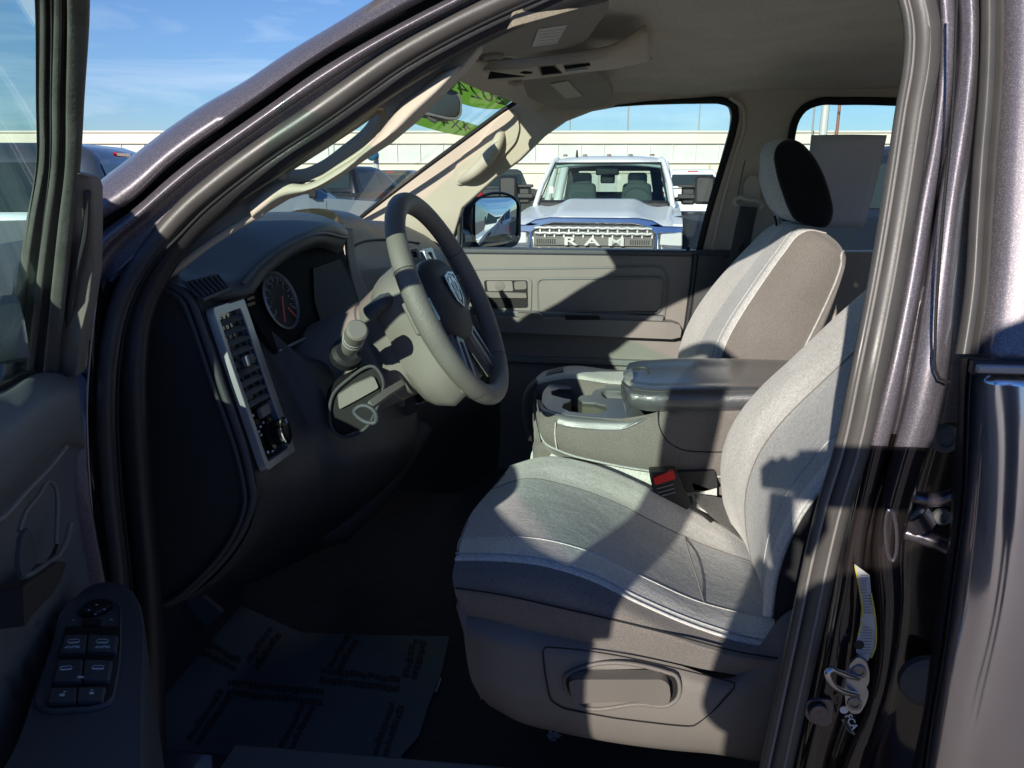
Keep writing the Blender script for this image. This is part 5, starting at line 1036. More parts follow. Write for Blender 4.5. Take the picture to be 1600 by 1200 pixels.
b = MB(); mc = at(150, 952, .003); b.lathe(mc, (0, 0, 1), [(.0165, 0), (.0165, .003), (.014, .005), (.006, .004), (0, .004)], n=28); b.build('mirror_dial', M_DASHG, wsp, ang=40)
pad_('mirror_select', [(129, 966), (158, 966), (157, 977), (127, 977)], .002, .006, M_DASHG)
ex_, ey_ = (at(160, 1030)-at(120, 1030)).normalized(), (at(150, 1000)-at(145, 1060)).normalized()
sym = MB()
def bar(x, y, w, h, ang=0., z=.0105):
    c = at(x, y, z); a = R(ang); e = ex_*math.cos(a)+ey_*math.sin(a); f = -ex_*math.sin(a)+ey_*math.cos(a); sym.box(c, (w, h, .0002), (e, f, Vector((0, 0, 1))))
for (x, y, sl) in ((115, 1003, 1), (160, 1003, 0), (103, 1045, 1), (153, 1044, 0)):
    bar(x, y-4, .0048, .0005, 12 if sl else 0); bar(x, y+1, .0052, .0012, 8 if sl else 0); bar(x-9, y-1, .0004, .0018); bar(x+9, y-2, .0004, .0022)
bar(126, 1058, .0030, .0016)
bar(97, 1086, .0022, .0018, z=.0085); bar(101, 1081, .0016, .0005, 40, z=.0085); bar(143, 1083, .0020, .0017, z=.0085); bar(143, 1078, .0012, .0006, z=.0085)
for x, y in ((151, 945), (139, 953), (163, 952), (149, 960)): bar(x, y, .0012, .0010, z=.0085)
bar(115, 969, .0009, .0009, z=.005); bar(174, 968, .0014, .0009, z=.005)
sym.build('switch_symbol', mat('switch_white_ink', (.75, .85, .95), .5), wsp)  # symbols are plain white ink
for x, y in ((113, 1011), (160, 1011)): text('switch_text', 'AUTO', .0052, at(x, y, .0104), ex_, ey_, MATS['switch_white_ink'], wsp)
# window frame: front post sweeps up towards us, header, rear post; leaning glass
def Yp(y): return .80-.30*(590-y)/590.
xs_t = [56, 62, 70, 74, 82, 86, 94, 98, 104, 110, 126, 134]
xs_m = [56, 61, 68, 72, 78, 82, 89, 93, 99, 106, 116, 120]
xs_b = [2, 10, 20, 27, 36, 42, 50, 56, 62, 70, 82, 90]
of_ = [.02, .0, -.002, .008, .008, -.002, -.002, .010, .012, -.004, -.002, .03]
rl2 = [[(a-6, -120, Yp(-120)+o), (a, 0, Yp(0)+o), (m_*.6+a*.4, 160, Yp(160)+o), (m_, 258, Yp(258)+o), (m_*.7+c_*.3, 350, Yp(350)+o), (m_*.4+c_*.6, 450, Yp(450)+o), (c_, 592, Yp(592)+o)] for a, m_, c_, o in zip(xs_t, xs_m, xs_b, of_)]
M_RUN = mat('glass_run_rubber', (.15, .155, .14), .5, bump=.25, bs=260, var=.15, vs=30)
b = MB(); b.grid(rows_of([[P(*q) for q in r] for r in rl2], 60, 60)); o = b.build('front_post', M_RUN, door, ang=80); orient(o); mods(o, solid=.006)
hp_ = [P(95, -120, Yp(-120)), P(85, -200, .40)]
pA_, pB_ = P(95, -100, Yp(-100)+.01), dw(LD-.06, 1.90, .11)
b = MB(); b.tube(crom([pA_, pA_.lerp(pB_, .3)+Vector((0, 0, .035)), pA_.lerp(pB_, .7)+Vector((0, 0, .045)), pB_], 30), .021, n=12, flat=.9); b.build('header_frame', M_RUN, door, ang=80)
b = MB(); b.poly([[dw(u, z, lean(z)) for u, z in [(LD-.067, ZB-.05), (LD+.0, ZB-.05), (LD+.0, 1.70), (LD-.02, 1.92), (LD-.15, 1.92), (LD-.112, 1.68)]]], -DN*.05); b.build('rear_post', M_PAINTD, door, bevel=.006)
ga, gb_, gc_ = dw(.10, 1.45, -.03), dw(.94, 1.5, -.03), dw(.90, 1.9, .09)
g_n = (gb_-ga).cross(gc_-ga).normalized()
gl = [PP(px, py, ga, g_n) for px, py in ((34, 592), (52, 450), (66, 258), (66, 100), (68, 0), (72, -110))]+[dw(LD-.10, 1.90, .10), dw(LD-.06, zb(LD)-.01, -.03)]
gl = [p-g_n*((p-ga).dot(g_n)) for p in gl]
b = MB(); b.poly([gl], DN*.003); b.build('window_glass', M_GLASS, door, sm=False)
sl_ = [(101, 272), (114, 268), (130, 272), (142, 280), (146, 292), (147, 360), (146, 425), (140, 470), (127, 520), (122, 560), (119, 590), (60, 588), (74, 500), (90, 380)]
plate('mirror_sail_trim', sl_, lambda x, y: P(x, y, Yp(y)+.02-.02*(1 if 92 < x < 138 else 0)), M_DOORT, door, ext=(-.01, .03, 0), bevel=.008, seg=4, ang=70)
b = MB(); b.tube([P(*q) for q in crom([(137, 300, Yp(300)+.012), (134, 360, Yp(360)+.012), (118, 430, Yp(430)+.012), (108, 500, Yp(500)+.012), (112, 585, Yp(585)+.012)], 30)], .003, n=8); b.build('sail_crease', M_DASH, door)
b = MB(); b.box(dw(.235, 1.585, -.235), (.075, .125, .155), (DU, DN, Vector((0, 0, 1))), taper=(.9, .95)); mh_ = b.build('door_mirror', MATS['mirror_shell_plastic'], door, bevel=.04, seg=4)
b = MB(); b.box(dw(.165, 1.60, -.235)+DU*.145, (.003, .10, .11), (DU, DN, Vector((0, 0, 1)))); b.build('mirror_glass', M_MIRROR, mh_, bevel=.001)
b = MB(); b.tube([dw(.12, 1.50, -.02), dw(.18, 1.50, -.14)], .035, n=10, flat=.8); b.build('mirror_arm', M_DOORD, mh_)
plate('belt_weatherstrip', [(-60, 640), (0, 603), (30, 588), (56, 578), (60, 584), (30, 598), (0, 614), (-60, 652)], lambda x, y: dp(x, y, -.02), M_BLK, door, ext=-DN*.01)
# outer mirror of this door, beyond the sail
# ---------------------------------------------------------------- loose things in and on the truck
mp = [(372, 944), (470, 988), (560, 992), (702, 994), (690, 1050), (668, 1105), (655, 1150), (628, 1180), (612, 1230), (600, 1300), (250, 1300), (248, 1080), (300, 1010)]
mb = MB(); FMZ = FZ+.012
rows = []
def fm(x, y, h=0.): return PZ(x, y, FMZ+h)
mb.poly([[fm(*q) for q in mp]], (0, 0, -.001)); mat_o = mb.build('floor_mat_sheet', mat('mat_paper_dark', (.10, .13, .16), .55, var=.15, vs=8, bump=.3, bs=30), None, sm=False)
tag(mat_o, 'dark paper sheet with printed black bands lying on the driver floor', 'floor paper')
random.seed(11); M_PRN = mat('mat_print', (.04, .044, .05), .7)
def band(x0, y0, x1, y1, w=15):
    tb = MB(); a, c = Vector((x0, y0)), Vector((x1, y1)); d = (c-a).normalized(); n = Vector((-d.y, d.x)); L = (c-a).length
    for row in (-.5, .5):
        s = 0
        while s < L:
            l = random.uniform(5, 11)
            for q in range(2):
                off = row*w+random.uniform(-.12, .12)*w
                p0 = a+d*s+n*(off-w*.3); p1 = a+d*min(s+l, L)+n*(off-w*.3); hgt = w*random.uniform(.35, .65); p2 = p1+n*hgt; p3 = p0+n*hgt
                tb.add([fm(p.x, p.y, .0008+.0002*q) for p in (p0, p1, p2, p3)], [[0, 1, 2, 3]])
            s += l+random.uniform(.3, 1.6)
    tb.build('printed_band', M_PRN, mat_o, sm=False, fix=False)
for q in ((310, 1008, 372, 1040), (430, 985, 392, 1040), (550, 995, 520, 1048), (500, 1055, 625, 1070), (655, 1000, 640, 1060), (355, 1075, 505, 1090), (352, 1082, 300, 1160), (480, 1100, 432, 1200), (290, 1185, 420, 1198), (620, 1100, 585, 1200)):
    band(*q)
b = MB(); b.add([fm(690, 1060, .002), fm(682, 1082, .004), fm(680, 1080, .001), fm(688, 1058, .001)], [[0, 1, 2, 3]]); 
b.build('creased_edge', M_PAPER, mat_o, fix=False)
cb = MB(); c = [(240, 1200), (246, 1140), (252, 1134), (258, 1150), (262, 1220), (240, 1260)]
cb.poly([[PZ(x, y, FZ+.02) for x, y in c]], (0, 0, .01)); cb.build('sill_clip', M_DOORT, truck, bevel=.003)
pb2 = MB(); pc_ = PZ(866, 1154, FZ+.01)
for k in range(6):
    a = k*1.05; pb2.add([pc_, pc_+Vector((math.cos(a)*.014, math.sin(a)*.014, .004+.010*random.random())), pc_+Vector((math.cos(a+.9)*.012, math.sin(a+.9)*.012, .008*random.random())), pc_+Vector((0, 0, .012))], [[0, 1, 2], [0, 2, 3]])
tag(pb2.build('paper_scrap', M_PAPER, None, sm=False, fix=False), 'tiny crumpled white scrap lying on the carpet under the driver seat', 'paper scrap')
sh = MB(); sh.grid(rows_of([[P(1268, 211, 2.40), P(1330, 210, 2.40), P(1386, 211, 2.40)], [P(1258, 290, 2.42), P(1312, 290, 2.42), P(1368, 290, 2.42)], [P(1246, 356, 2.44), P(1298, 356, 2.44), P(1350, 355, 2.44)]], 10, 10))
tag(sh.build('window_sheet', mat('sheet_back', (.86, .88, .90), .7, var=.05, vs=4), None, solid=.0006), 'blank grey paper sheet stuck inside the far rear window', 'paper sheet')
# green numbered stickers on the windshield
M_GRN = mat('green_vinyl', (.30, .60, .12), .6)
nt = M_GRN.node_tree; bs_ = nt.nodes['Principled BSDF']; tr_ = N(nt, 'ShaderNodeBsdfTranslucent'); tr_.inputs[0].default_value = (.62, .85, .30, 1); tp_ = N(nt, 'ShaderNodeBsdfTransparent'); tp_.inputs[0].default_value = (.30, .60, .15, 1)
m1, m2 = N(nt, 'ShaderNodeMixShader'), N(nt, 'ShaderNodeMixShader'); m1.inputs[0].default_value = .7; m2.inputs[0].default_value = .12
nt.links.new(bs_.outputs[0], m1.inputs[1]); nt.links.new(tr_.outputs[0], m1.inputs[2]); nt.links.new(m1.outputs[0], m2.inputs[1]); nt.links.new(tp_.outputs[0], m2.inputs[2]); nt.links.new(m2.outputs[0], nt.nodes['Material Output'].inputs[0])
def sticker(cx, cy, w, h, rot, label, s, tx, ty, size, hh):
    pts = []
    for k in range(48):
        a = 2*math.pi*k/48; x, y = math.cos(a)*w, math.sin(a)*h; X_, Y_ = cx+x*math.cos(rot)-y*math.sin(rot), cy+x*math.sin(rot)+y*math.cos(rot); Y_ = min(Y_, 273-(X_-650)*.7346-5); pts.append(onW(X_, Y_, hh))
    b = MB(); b.poly([pts], -wq.n*.0005); o = b.build('windshield_sticker', M_GRN, None, sm=False)
    tag(o, label, 'sticker', 'green year stickers on the windshield')
    t = text('sticker_digits', s, 1., (0, 0, 0), (1, 0, 0), (0, 1, 0), mat('sticker_ink', (.03, .13, .04), .7), o, ext=0)
    for v in t.data.vertices: v.co = onW(tx-v.co.x*size*1.15-v.co.y*size*.25, ty-v.co.y*size-v.co.x*size*.28, hh+.002)
    return o
sticker(752, 146, 62, 23, .16, 'green oval sticker with year digits high on the windshield, beside the inner mirror', '2024', 752, 146, 34, .016)
sticker(700, 196, 75, 12, .22, 'long green oval sticker with digits below the inner mirror on the windshield', '4X4', 712, 195, 24, .012)
# ---------------------------------------------------------------- pickups and the lot
PAINTS = {}
def cpaint(name, col, metal=.3, rough=.3): return paint(name, col, flake=.1, rough=rough, metal=metal, coat=1.)
M_TYRE = mat('tyre_rubber', (.02, .02, .02), .8, bump=.3)
M_RIM = mat('alloy_rim', (.5, .5, .52), .3, .9)
M_CARGL = mat('car_glass', (.03, .045, .045), .05, spec=.8)
M_TRIMB = mat('black_trim', (.02, .02, .022), .5)
M_TAIL = mat('tail_lamp_red', (.55, .01, .012), .2, coat=1)
M_LAMP = mat('head_lamp', (.80, .81, .80), .18, .25, coat=1.)
M_AMB = mat('amber_lens', (.8, .25, .02), .3)
def pickup(label, loc, rz, pm, cab=1.95, detail=False, group='pickups parked in the lot', sc=1.0, name='parked_pickup', suv=False, cat='pickup'):
    """x forward, y to its left, z up; length about 5.9 m"""
    t = empty(name, loc); t.rotation_euler = (0, 0, rz); tag(t, label, cat, group)
    t.scale = (sc, sc, sc)
    def B(o): o.location = (0, 0, 0); return o
    def arc(cx, r, z0=.42, n=12): return [(cx+r*math.cos(a), z0+r*math.sin(a)*1.02) for a in [math.pi*k/n for k in range(n+1)]]
    # lower body side profile with wheel arches
    prof = [(2.60, .55), (2.66, .75), (2.66, 1.05), (2.60, 1.14), (2.3, 1.20), (1.35, 1.27), (.2, 1.30), (-1.15, 1.30), (-2.93, 1.32), (-2.95, .62)] if detail else [(2.78, .55), (2.9, .75), (2.88, 1.05), (2.78, 1.17), (2.3, 1.23), (1.35, 1.30), (.2, 1.30), (-1.15, 1.30), (-2.93, 1.32), (-2.95, .62)]
    arches = arc(-1.95, .50)[::-1]; arches2 = arc(1.85, .50)[::-1]
    low = [(-2.45, .48)]+arches+[(-1.35, .42), (1.3, .42)]+arches2+[(2.4, .48)]
    b = MB(); b.poly([[Vector((x, 1.0, z)) for x, z in prof+low]], (0, -2.0, 0)); body = B(b.build('body', pm, t, bevel=.07, seg=3, ang=40))
    # bed opening, cab greenhouse
    b = MB(); b.box((-2.06, 0, 1.30), (.80, .82, .035)); B(b.build('bed_floor', M_TRIMB, t)) if not suv else None
    cx0 = -2.7 if suv else -1.15
    g = [[Vector((x, s*w, z)) for s in (-1, 1)] for x, w, z in []]
    rows = []
    for z, xf, xb, w in ((1.29, 1.40, cx0, .93), (1.40, 1.22, cx0+.02, .91), (1.80, .62, cx0+.14, .76), (1.88, .46, cx0+.2, .72), (1.93, .2, cx0+.35, .62)):
        rows.append([Vector((q.x, q.y, z+(.015 if z > 1.9 else 0))) for q in rnd([Vector((xf, -w, 0)), Vector((xf, w, 0)), Vector((xb, w, 0)), Vector((xb, -w, 0))], .12, 3)])
    if not detail: b = MB(); b.grid(rows, True, capb=True); B(b.build('cab', pm, t, ang=50))
    def gl_(name, pts, off):
        b = MB(); b.poly([pts], off); B(b.build(name, M_CARGL, t, bevel=.0, sm=False))
    def cabp(x_t, z, side): w = .91+(.76-.91)*(z-1.40)/.40; return Vector((x_t, side*(w+.004), z))
    gl_('windshield', [Vector((1.235, -.80, 1.40)), Vector((1.235, .80, 1.40)), Vector((.655, .66, 1.79)), Vector((.655, -.66, 1.79))], (.012, 0, .01)) if not detail else None
    for s in ((-1, 1) if not detail else ()):
        gl_('side_window', [cabp(1.02, 1.38, s), cabp(.20, 1.38, s), cabp(.20, 1.78, s), cabp(.52, 1.78, s)], (0, s*.008, 0))
        gl_('side_window', [cabp(.12, 1.38, s), cabp(-.88, 1.38, s), cabp(-.80, 1.78, s), cabp(.12, 1.78, s)], (0, s*.008, 0))
    if suv:
        for s in (-1, 1): gl_('side_window', [cabp(-.98, 1.38, s), cabp(-2.35, 1.38, s), cabp(-2.2, 1.78, s), cabp(-.90, 1.78, s)], (0, s*.008, 0))
    xb = cx0
    if not detail: gl_('rear_window', [Vector((xb+.008, -.72, 1.40)), Vector((xb+.008, .72, 1.40)), Vector((xb+.135, .66, 1.77)), Vector((xb+.135, -.66, 1.77))], (-.012, 0, .002))
    b = MB(); b.box((cx0+.20, 0, 1.865), (.03, .17, .018)); B(b.build('brake_light', M_TAIL, t, bevel=.005))
    for x in (1.85, -1.95):
        for s in (-1, 1):
            w = empty('wheel', loc); w.parent = t; w.location = (x, s*.86, .42)
            b = MB(); b.lathe((0, 0, 0), (0, s, 0), [(.26, -.12), (.40, -.12), (.42, -.08), (.42, .08), (.40, .13), (.27, .13)], n=32, cap=False); o = b.build('tyre', M_TYRE, None, ang=30); o.parent = w
            b = MB(); b.lathe((0, 0, 0), (0, s, 0), [(.27, -.10), (.27, .12), (.25, .125), (.22, .06), (.07, .09), (.05, .11), (0, .11)], n=32)
            for k in range(6):
                a = k*math.pi/3; d = Vector((math.cos(a), 0, math.sin(a))); b.box(d*.15+Vector((0, s*.10, 0)), (.10, .022, .028), (d, Vector((0, 1, 0)), d.cross(Vector((0, 1, 0)))))
            o = b.build('rim', M_RIM, None, ang=30); o.parent = w
    for s in (-1, 1):
        b = MB(); b.box((-2.93, s*.91, 1.08), (.05, .075, .17)); B(b.build('tail_lamp', M_TAIL, t, bevel=.015))
        if not detail:
            b = MB(); b.box((2.84, s*.80, .98), (.08, .16, .085)); B(b.build('headlight', M_LAMP, t, bevel=.03))
        b = MB(); b.box((1.0, s*1.10, 1.44), (.07, .09, .13)); b.box((1.0, s*.98, 1.38), (.03, .06, .03)); B(b.build('door_mirror', M_TRIMB, t, bevel=.03))
        b = MB(); b.box((-.25, s*1.006, 1.12), (.08, .014, .014)); b.box((.75, s*1.006, 1.12), (.08, .014, .014)); B(b.build('door_handle', pm, t, bevel=.006))
        b = MB()
        for x in (1.22, .17, -1.02): b.box((x, s*1.001, .88), (.004, .002, .38))
        b.box((-1.16, s*1.001, .95), (.008, .002, .35)); B(b.build('door_gap', M_BLK, t))
    b = MB(); b.poly([[Vector((-2.951, y, z)) for y, z in rnd([Vector((-.80, .72, 0)), Vector((.80, .72, 0)), Vector((.80, 1.27, 0)), Vector((-.80, 1.27, 0))], .04)] if False else [Vector((-2.955, y, z)) for y, z in ((-.80, .72), (.80, .72), (.80, 1.27), (-.80, 1.27))]], (.02, 0, 0)); tg = B(b.build('tailgate', pm, t, bevel=.015))
    b = MB(); b.box((-2.975, 0, 1.10), (.01, .10, .05)); B(b.build('tailgate_badge', M_CHR, t, bevel=.01))
    b = MB(); b.box((-3.03, 0, .58), (.10, .92, .10)); B(b.build('rear_bumper', M_CHR, t, bevel=.03))
    if not detail:
        b = MB(); b.box((2.86, 0, .93), (.05, .58, .17)); B(b.build('grille', M_TRIMB, t, bevel=.03))
        b = MB(); b.box((2.90, 0, .60), (.10, .96, .12)); B(b.build('front_bumper', M_CHR, t, bevel=.04))
        b = MB()
        for z in (.84, .93, 1.02): b.box((2.92, 0, z), (.01, .55, .012))
        B(b.build('grille_bar', M_CHR, t))
    return t
def ground_at(px, py, z=0.): p = PZ(px, py, z); return p
def at_dist(px, D):                    # a spot on the ground on that bearing
    d = ray(px, 279); d = Vector((d.x, d.y, 0)).normalized(); return Vector((d.x*D, d.y*D, 0))
def face(px, extra=0.):                # heading that looks back at us
    d = ray(px, 279); return math.atan2(-d.y, -d.x)+R(extra)
WH = cpaint('white_car_paint', (.95, .95, .95), .0, .4); WH.node_tree.nodes['Principled BSDF'].inputs['Coat Weight'].default_value = .3
c_ = at_dist(953, 11.75)
wt = pickup('large white pickup facing us with a chrome grille, five roof lamps and its windshield clear', c_, face(953, -3.5), WH, detail=True, name='white_pickup')
def wb(name, pts, x, dx, m, bevel=.0, holes=(), parent=None, tilt=0.):
    """front facing plate in the white truck's own frame; pts are (y to our right, z)"""
    b = MB(); b.poly([[Vector((x+tilt*(z-1.0), -y, z)) for y, z in l] for l in [pts]+list(holes)], (dx, 0, 0)); o = b.build(name, m, parent or wt, bevel=bevel, ang=35)
    o.location = (0, 0, 0); return o
# hood with a raised middle
rows = []
for x, zc, ze, w in ((2.80, 1.165, 1.10, .93), (2.60, 1.21, 1.15, .96), (2.2, 1.26, 1.20, .97), (1.75, 1.31, 1.25, .97), (1.38, 1.35, 1.29, .96)):
    rows.append([Vector((x-(.06 if abs(v) > .8 else 0), v*w, z)) for v, z in ((-1, ze-.06), (-.94, ze), (-.7, ze+.01), (-.56, zc-.01), (-.48, zc+.03), (-.2, zc+.045), (0, zc+.045), (.2, zc+.045), (.48, zc+.03), (.56, zc-.01), (.7, ze+.01), (.94, ze), (1, ze-.06))])
b = MB(); b.grid(rows_of(rows, 50, 20)); o = b.build('hood', WH, wt, ang=60, solid=.02); o.location = (0, 0, 0)
sk_ = mat('chrome_band', (.75, .77, .8), .08, 1.)
wb('chrome_surround', [(-1.0, 1.07), (-1.0, 1.13), (-.78, 1.135), (-.66, 1.195), (-.50, 1.22), (.50, 1.22), (.66, 1.195), (.78, 1.135), (1.0, 1.13), (1.0, 1.07), (.73, 1.06), (.72, .62), (-.72, .62), (-.73, 1.06)], 2.90, -.08, sk_, .012, holes=[[(-.70, .64), (-.70, 1.05), (-.60, 1.12), (-.46, 1.155), (.46, 1.155), (.60, 1.12), (.70, 1.05), (.70, .64)]], tilt=-.3)
wb('grille_back', [(-.68, .62), (-.68, 1.13), (.68, 1.13), (.68, .62)], 2.84, -.02, mat('grille_depth_grey', (.16, .15, .14), .6))
b = MB(); gz = [1.105, 1.045, .868, .805, .742, .68]
for i, z in enumerate(gz):
    L = []
    for k in range(25):
        y = -.66+1.32*k/24; L.append(Vector((2.885, y, z+(.004 if (k+i) % 2 else -.004))))
    b.tube(L, .0155, n=8)
    for k in range(12): 
        y = -.60+.11*k+(.055 if i % 2 else 0); b.box((2.872, y, z-.026), (.004, .009, .022))
o = b.build('grille_bar', mat('grille_chrome', (.78, .77, .74), .3, .7), wt); o.location = (0, 0, 0)
b = MB(); b.box((2.875, 0, .955), (.006, .67, .045)); o = b.build('badge_bar', MATS['grille_depth_grey'], wt, bevel=.008); o.location = (0, 0, 0)
for k, (y, s) in enumerate(((-.25, 'R'), (0.0, 'A'), (.27, 'M'))):
    o = text('grille_letter', s, .125, Vector((2.906, y, .955)), Vector((0, 1, 0)), Vector((0, 0, 1)), MATS['grille_chrome'], wt, ext=.012, bold=.003); o.location = (0, 0, 0)
    for v in o.data.vertices: v.co.y = y+(v.co.y-y)*2.0
for s in (-1, 1):
    b = MB()
    for k in range(9): b.box((2.895, s*(.43+k*.025), .955), (.006, .004, .026))
    o = b.build('grille_slots', M_TRIMB, wt); o.location = (0, 0, 0)
    b = MB(); b.poly([[Vector((2.89, s*y, z)) for y, z in ((.75, .93), (.76, 1.05), (.99, 1.065), (1.0, .92))]], (-.12, 0, 0)); hl_ = b.build('headlight', M_LAMP, wt, bevel=.012); hl_.location = (0, 0, 0)
    for y in (.81, .89):
        b = MB(); b.lathe((2.885, s*y, .99), (1, 0, 0), [(.034, 0), (.03, .012), (.012, .008), (0, .012)], n=20); o = b.build('lamp_reflector', M_CHR, hl_)
    b = MB(); b.box((2.892, s*.972, .985), (.012, .018, .035)); o = b.build('turn_signal', M_AMB, hl_, bevel=.004)
    b = MB(); b.box((1.15, s*1.30, 1.50), (.05, .13, .18)); o = b.build('tow_mirror', M_TRIMB, wt, bevel=.04); o.location = (0, 0, 0)
    b = MB(); b.box((1.12, s*1.08, 1.42), (.03, .12, .03)); b.box((1.12, s*1.08, 1.55), (.02, .12, .02)); o = b.build('mirror_arm', M_TRIMB, wt, bevel=.01); o.location = (0, 0, 0)
    b = MB(); b.tube([Vector((1.30, s*.90, 1.30)), Vector((1.02, s*.86, 1.55)), Vector((.62, s*.76, 1.86)), Vector((.40, s*.72, 1.90))], .045, n=10, flat=.8)
    b.tube([Vector((.1, s*.91, 1.3)), Vector((.1, s*.78, 1.88))], .05, n=10); b.tube([Vector((-1.1, s*.91, 1.3)), Vector((-1.0, s*.77, 1.88))], .07, n=10)
    o = b.build('cab_pillar', WH, wt, ang=60); o.location = (0, 0, 0)
b = MB(); b.box((2.93, 0, .70), (.12, 1.0, .13)) ; o = b.build('front_bumper', M_CHR, wt, bevel=.04); o.location = (0, 0, 0)
b = MB(); rf = [[Vector((x, y*w, z-.05*abs(y)**3)) for y in (-1, -.9, -.5, 0, .5, .9, 1)] for x, w, z in ((.66, .76, 1.85), (.50, .77, 1.92), (.2, .78, 1.955), (-.5, .78, 1.96), (-1.0, .77, 1.94), (-1.08, .76, 1.86))]
b.grid(rows_of(rf, 30, 16)); o = b.build('cab_roof', WH, wt, ang=60, solid=.03); o.location = (0, 0, 0)
b = MB(); b.poly([[Vector(v) for v in ((1.27, -.84, 1.36), (1.27, .84, 1.36), (.66, .72, 1.84), (.66, -.72, 1.84))]], (.006, 0, .004)); o = b.build('windshield', glass('far_glass', (.72, .80, .78), .12), wt, sm=False); o.location = (0, 0, 0)
b = MB(); b.tube([Vector(v) for v in ((1.28, -.84, 1.355), (1.28, .84, 1.355), (.66, .72, 1.85), (.66, -.72, 1.85))], .016, n=6, closed=True); o = b.build('windshield_gasket', M_TRIMB, wt); o.location = (0, 0, 0)
it = empty('cab_interior', c_); it.parent = wt; it.location = (0, 0, 0)
ig = mat('far_interior_grey', (.13, .145, .15), .7)
for y in (-.40, .40):
    b = MB(); b.box((.1, y, 1.30), (.08, .25, .28), taper=(1, .8)); b.box((.05, y, 1.62), (.05, .14, .11)); o = b.build('seat', ig, it, bevel=.05, seg=3); o.location = (0, 0, 0)
b = MB(); b.box((1.15, 0, 1.30), (.2, .86, .06)); o = b.build('dash_top', M_TRIMB, it, bevel=.03); o.location = (0, 0, 0)
b = MB(); b.box((.62, 0, 1.74), (.03, .16, .05)); b.box((.5, 0, 1.70), (.05, .10, .12)); o = b.build('inner_mirror', M_TRIMB, it, bevel=.02); o.location = (0, 0, 0)
b = MB(); b.tube([Vector((.86, -.0+.42*1+.19*math.cos(a), 1.36+.17*math.sin(a))) for a in [2*math.pi*k/30 for k in range(30)]], .016, n=8, closed=True); b.box((.86, .42, 1.36), (.01, .17, .02)); o = b.build('wheel_rim', ig, it); o.location = (0, 0, 0)
b = MB(); b.poly([[Vector((-1.07, y, z)) for y, z in ((-.80, 1.30), (.80, 1.30), (.72, 1.86), (-.72, 1.86))], [Vector((-1.07, y, z)) for y, z in ((-.62, 1.44), (.62, 1.44), (.56, 1.76), (-.56, 1.76))]], (-.02, 0, 0)); o = b.build('rear_frame', M_TRIMB, it); o.location = (0, 0, 0)
for k, y in enumerate((-.62, -.34, 0, .30, .60)):
    b = MB(); b.lathe((.36, y, 1.955), (.25, 0, 1), [(.035, 0), (.03, .018), (.0, .024)], n=16); o = b.build('roof_marker', mat('marker_lens', (.30, .22, .2), .25), wt); o.location = (0, 0, 0)
b = MB(); b.box((.30, -.46, 1.99), (.07, .014, .05), taper=(.3, .6)); o = b.build('antenna_fin', M_TRIMB, wt, bevel=.006); o.location = (0, 0, 0)
b = MB(); b.box((1.235, -.70, 1.5), (.002, .03, .045)); o = b.build('window_tag', M_PAPER, wt); o.location = (0, 0, 0)
# the other vehicles
BK = cpaint('black_car_paint', (.012, .012, .014)); OL = cpaint('olive_grey_paint', (.13, .135, .11), .5); SV = cpaint('silver_car_paint', (.36, .42, .47), .6); GR = cpaint('grey_car_paint', (.12, .125, .13), .5); DB = cpaint('dark_blue_paint', (.02, .03, .05), .4); BL = cpaint('slate_paint', (.10, .13, .16), .5)
away = lambda px, e=0.: face(px, e)+math.pi
pickup('black pickup with a bright tailgate badge, seen from behind through the windshield', at_dist(545, 21.5), away(545, -32), BK)
pickup('tan grey pickup with red tail lamps, farther off to the right of the black pickup', at_dist(625, 31), away(625, -22), OL)
pickup('silver blue pickup side on, nearest one seen through the windshield', at_dist(405, 15.5), face(405, 84), SV)
pickup('dark olive pickup half hidden behind the passenger windshield pillar', at_dist(672, 40), away(672, 30), GR)
pickup('grey pickup seen from behind, just left of the large white pickup', at_dist(775, 27), away(775, 8), OL)
pickup('white pickup with a red high brake light, behind and right of the large white pickup', at_dist(1082, 28), away(1082, 0), WH)
pickup('slate grey SUV close by on the left, seen through the open door window', at_dist(-250, 9.6), math.pi+PS+R(6), BL, suv=True, name='parked_suv', cat='suv', group=None)
pickup('black pickup facing us between the slate grey SUV and the painted pillar', at_dist(172, 19), face(172, 14), BK)
pickup('white pickup peeking over the painted front pillar', at_dist(238, 22), face(238, -10), WH)
pickup('dark pickup with bright trim seen through the far rear window beside the paper', at_dist(1452, 8.9), away(1452, 62), DB)
pickup('tan pickup far off beyond the windshield, left of the inner mirror side', at_dist(345, 30), away(345, 20), OL)
# white pickup that stands behind us and shows in the passenger mirror
dd = (ray(782, 340)).normalized(); rr_ = dd-mn*2*dd.dot(mn); rr2 = Vector((rr_.x, rr_.y, 0)).normalized(); mpos = mpl(0)(782, 340)
q_ = mpos+rr2*7.2; pickup('white work pickup reflected in the passenger side mirror', Vector((q_.x, q_.y, 0)), math.atan2(-rr2.y, -rr2.x)+R(40), WH)
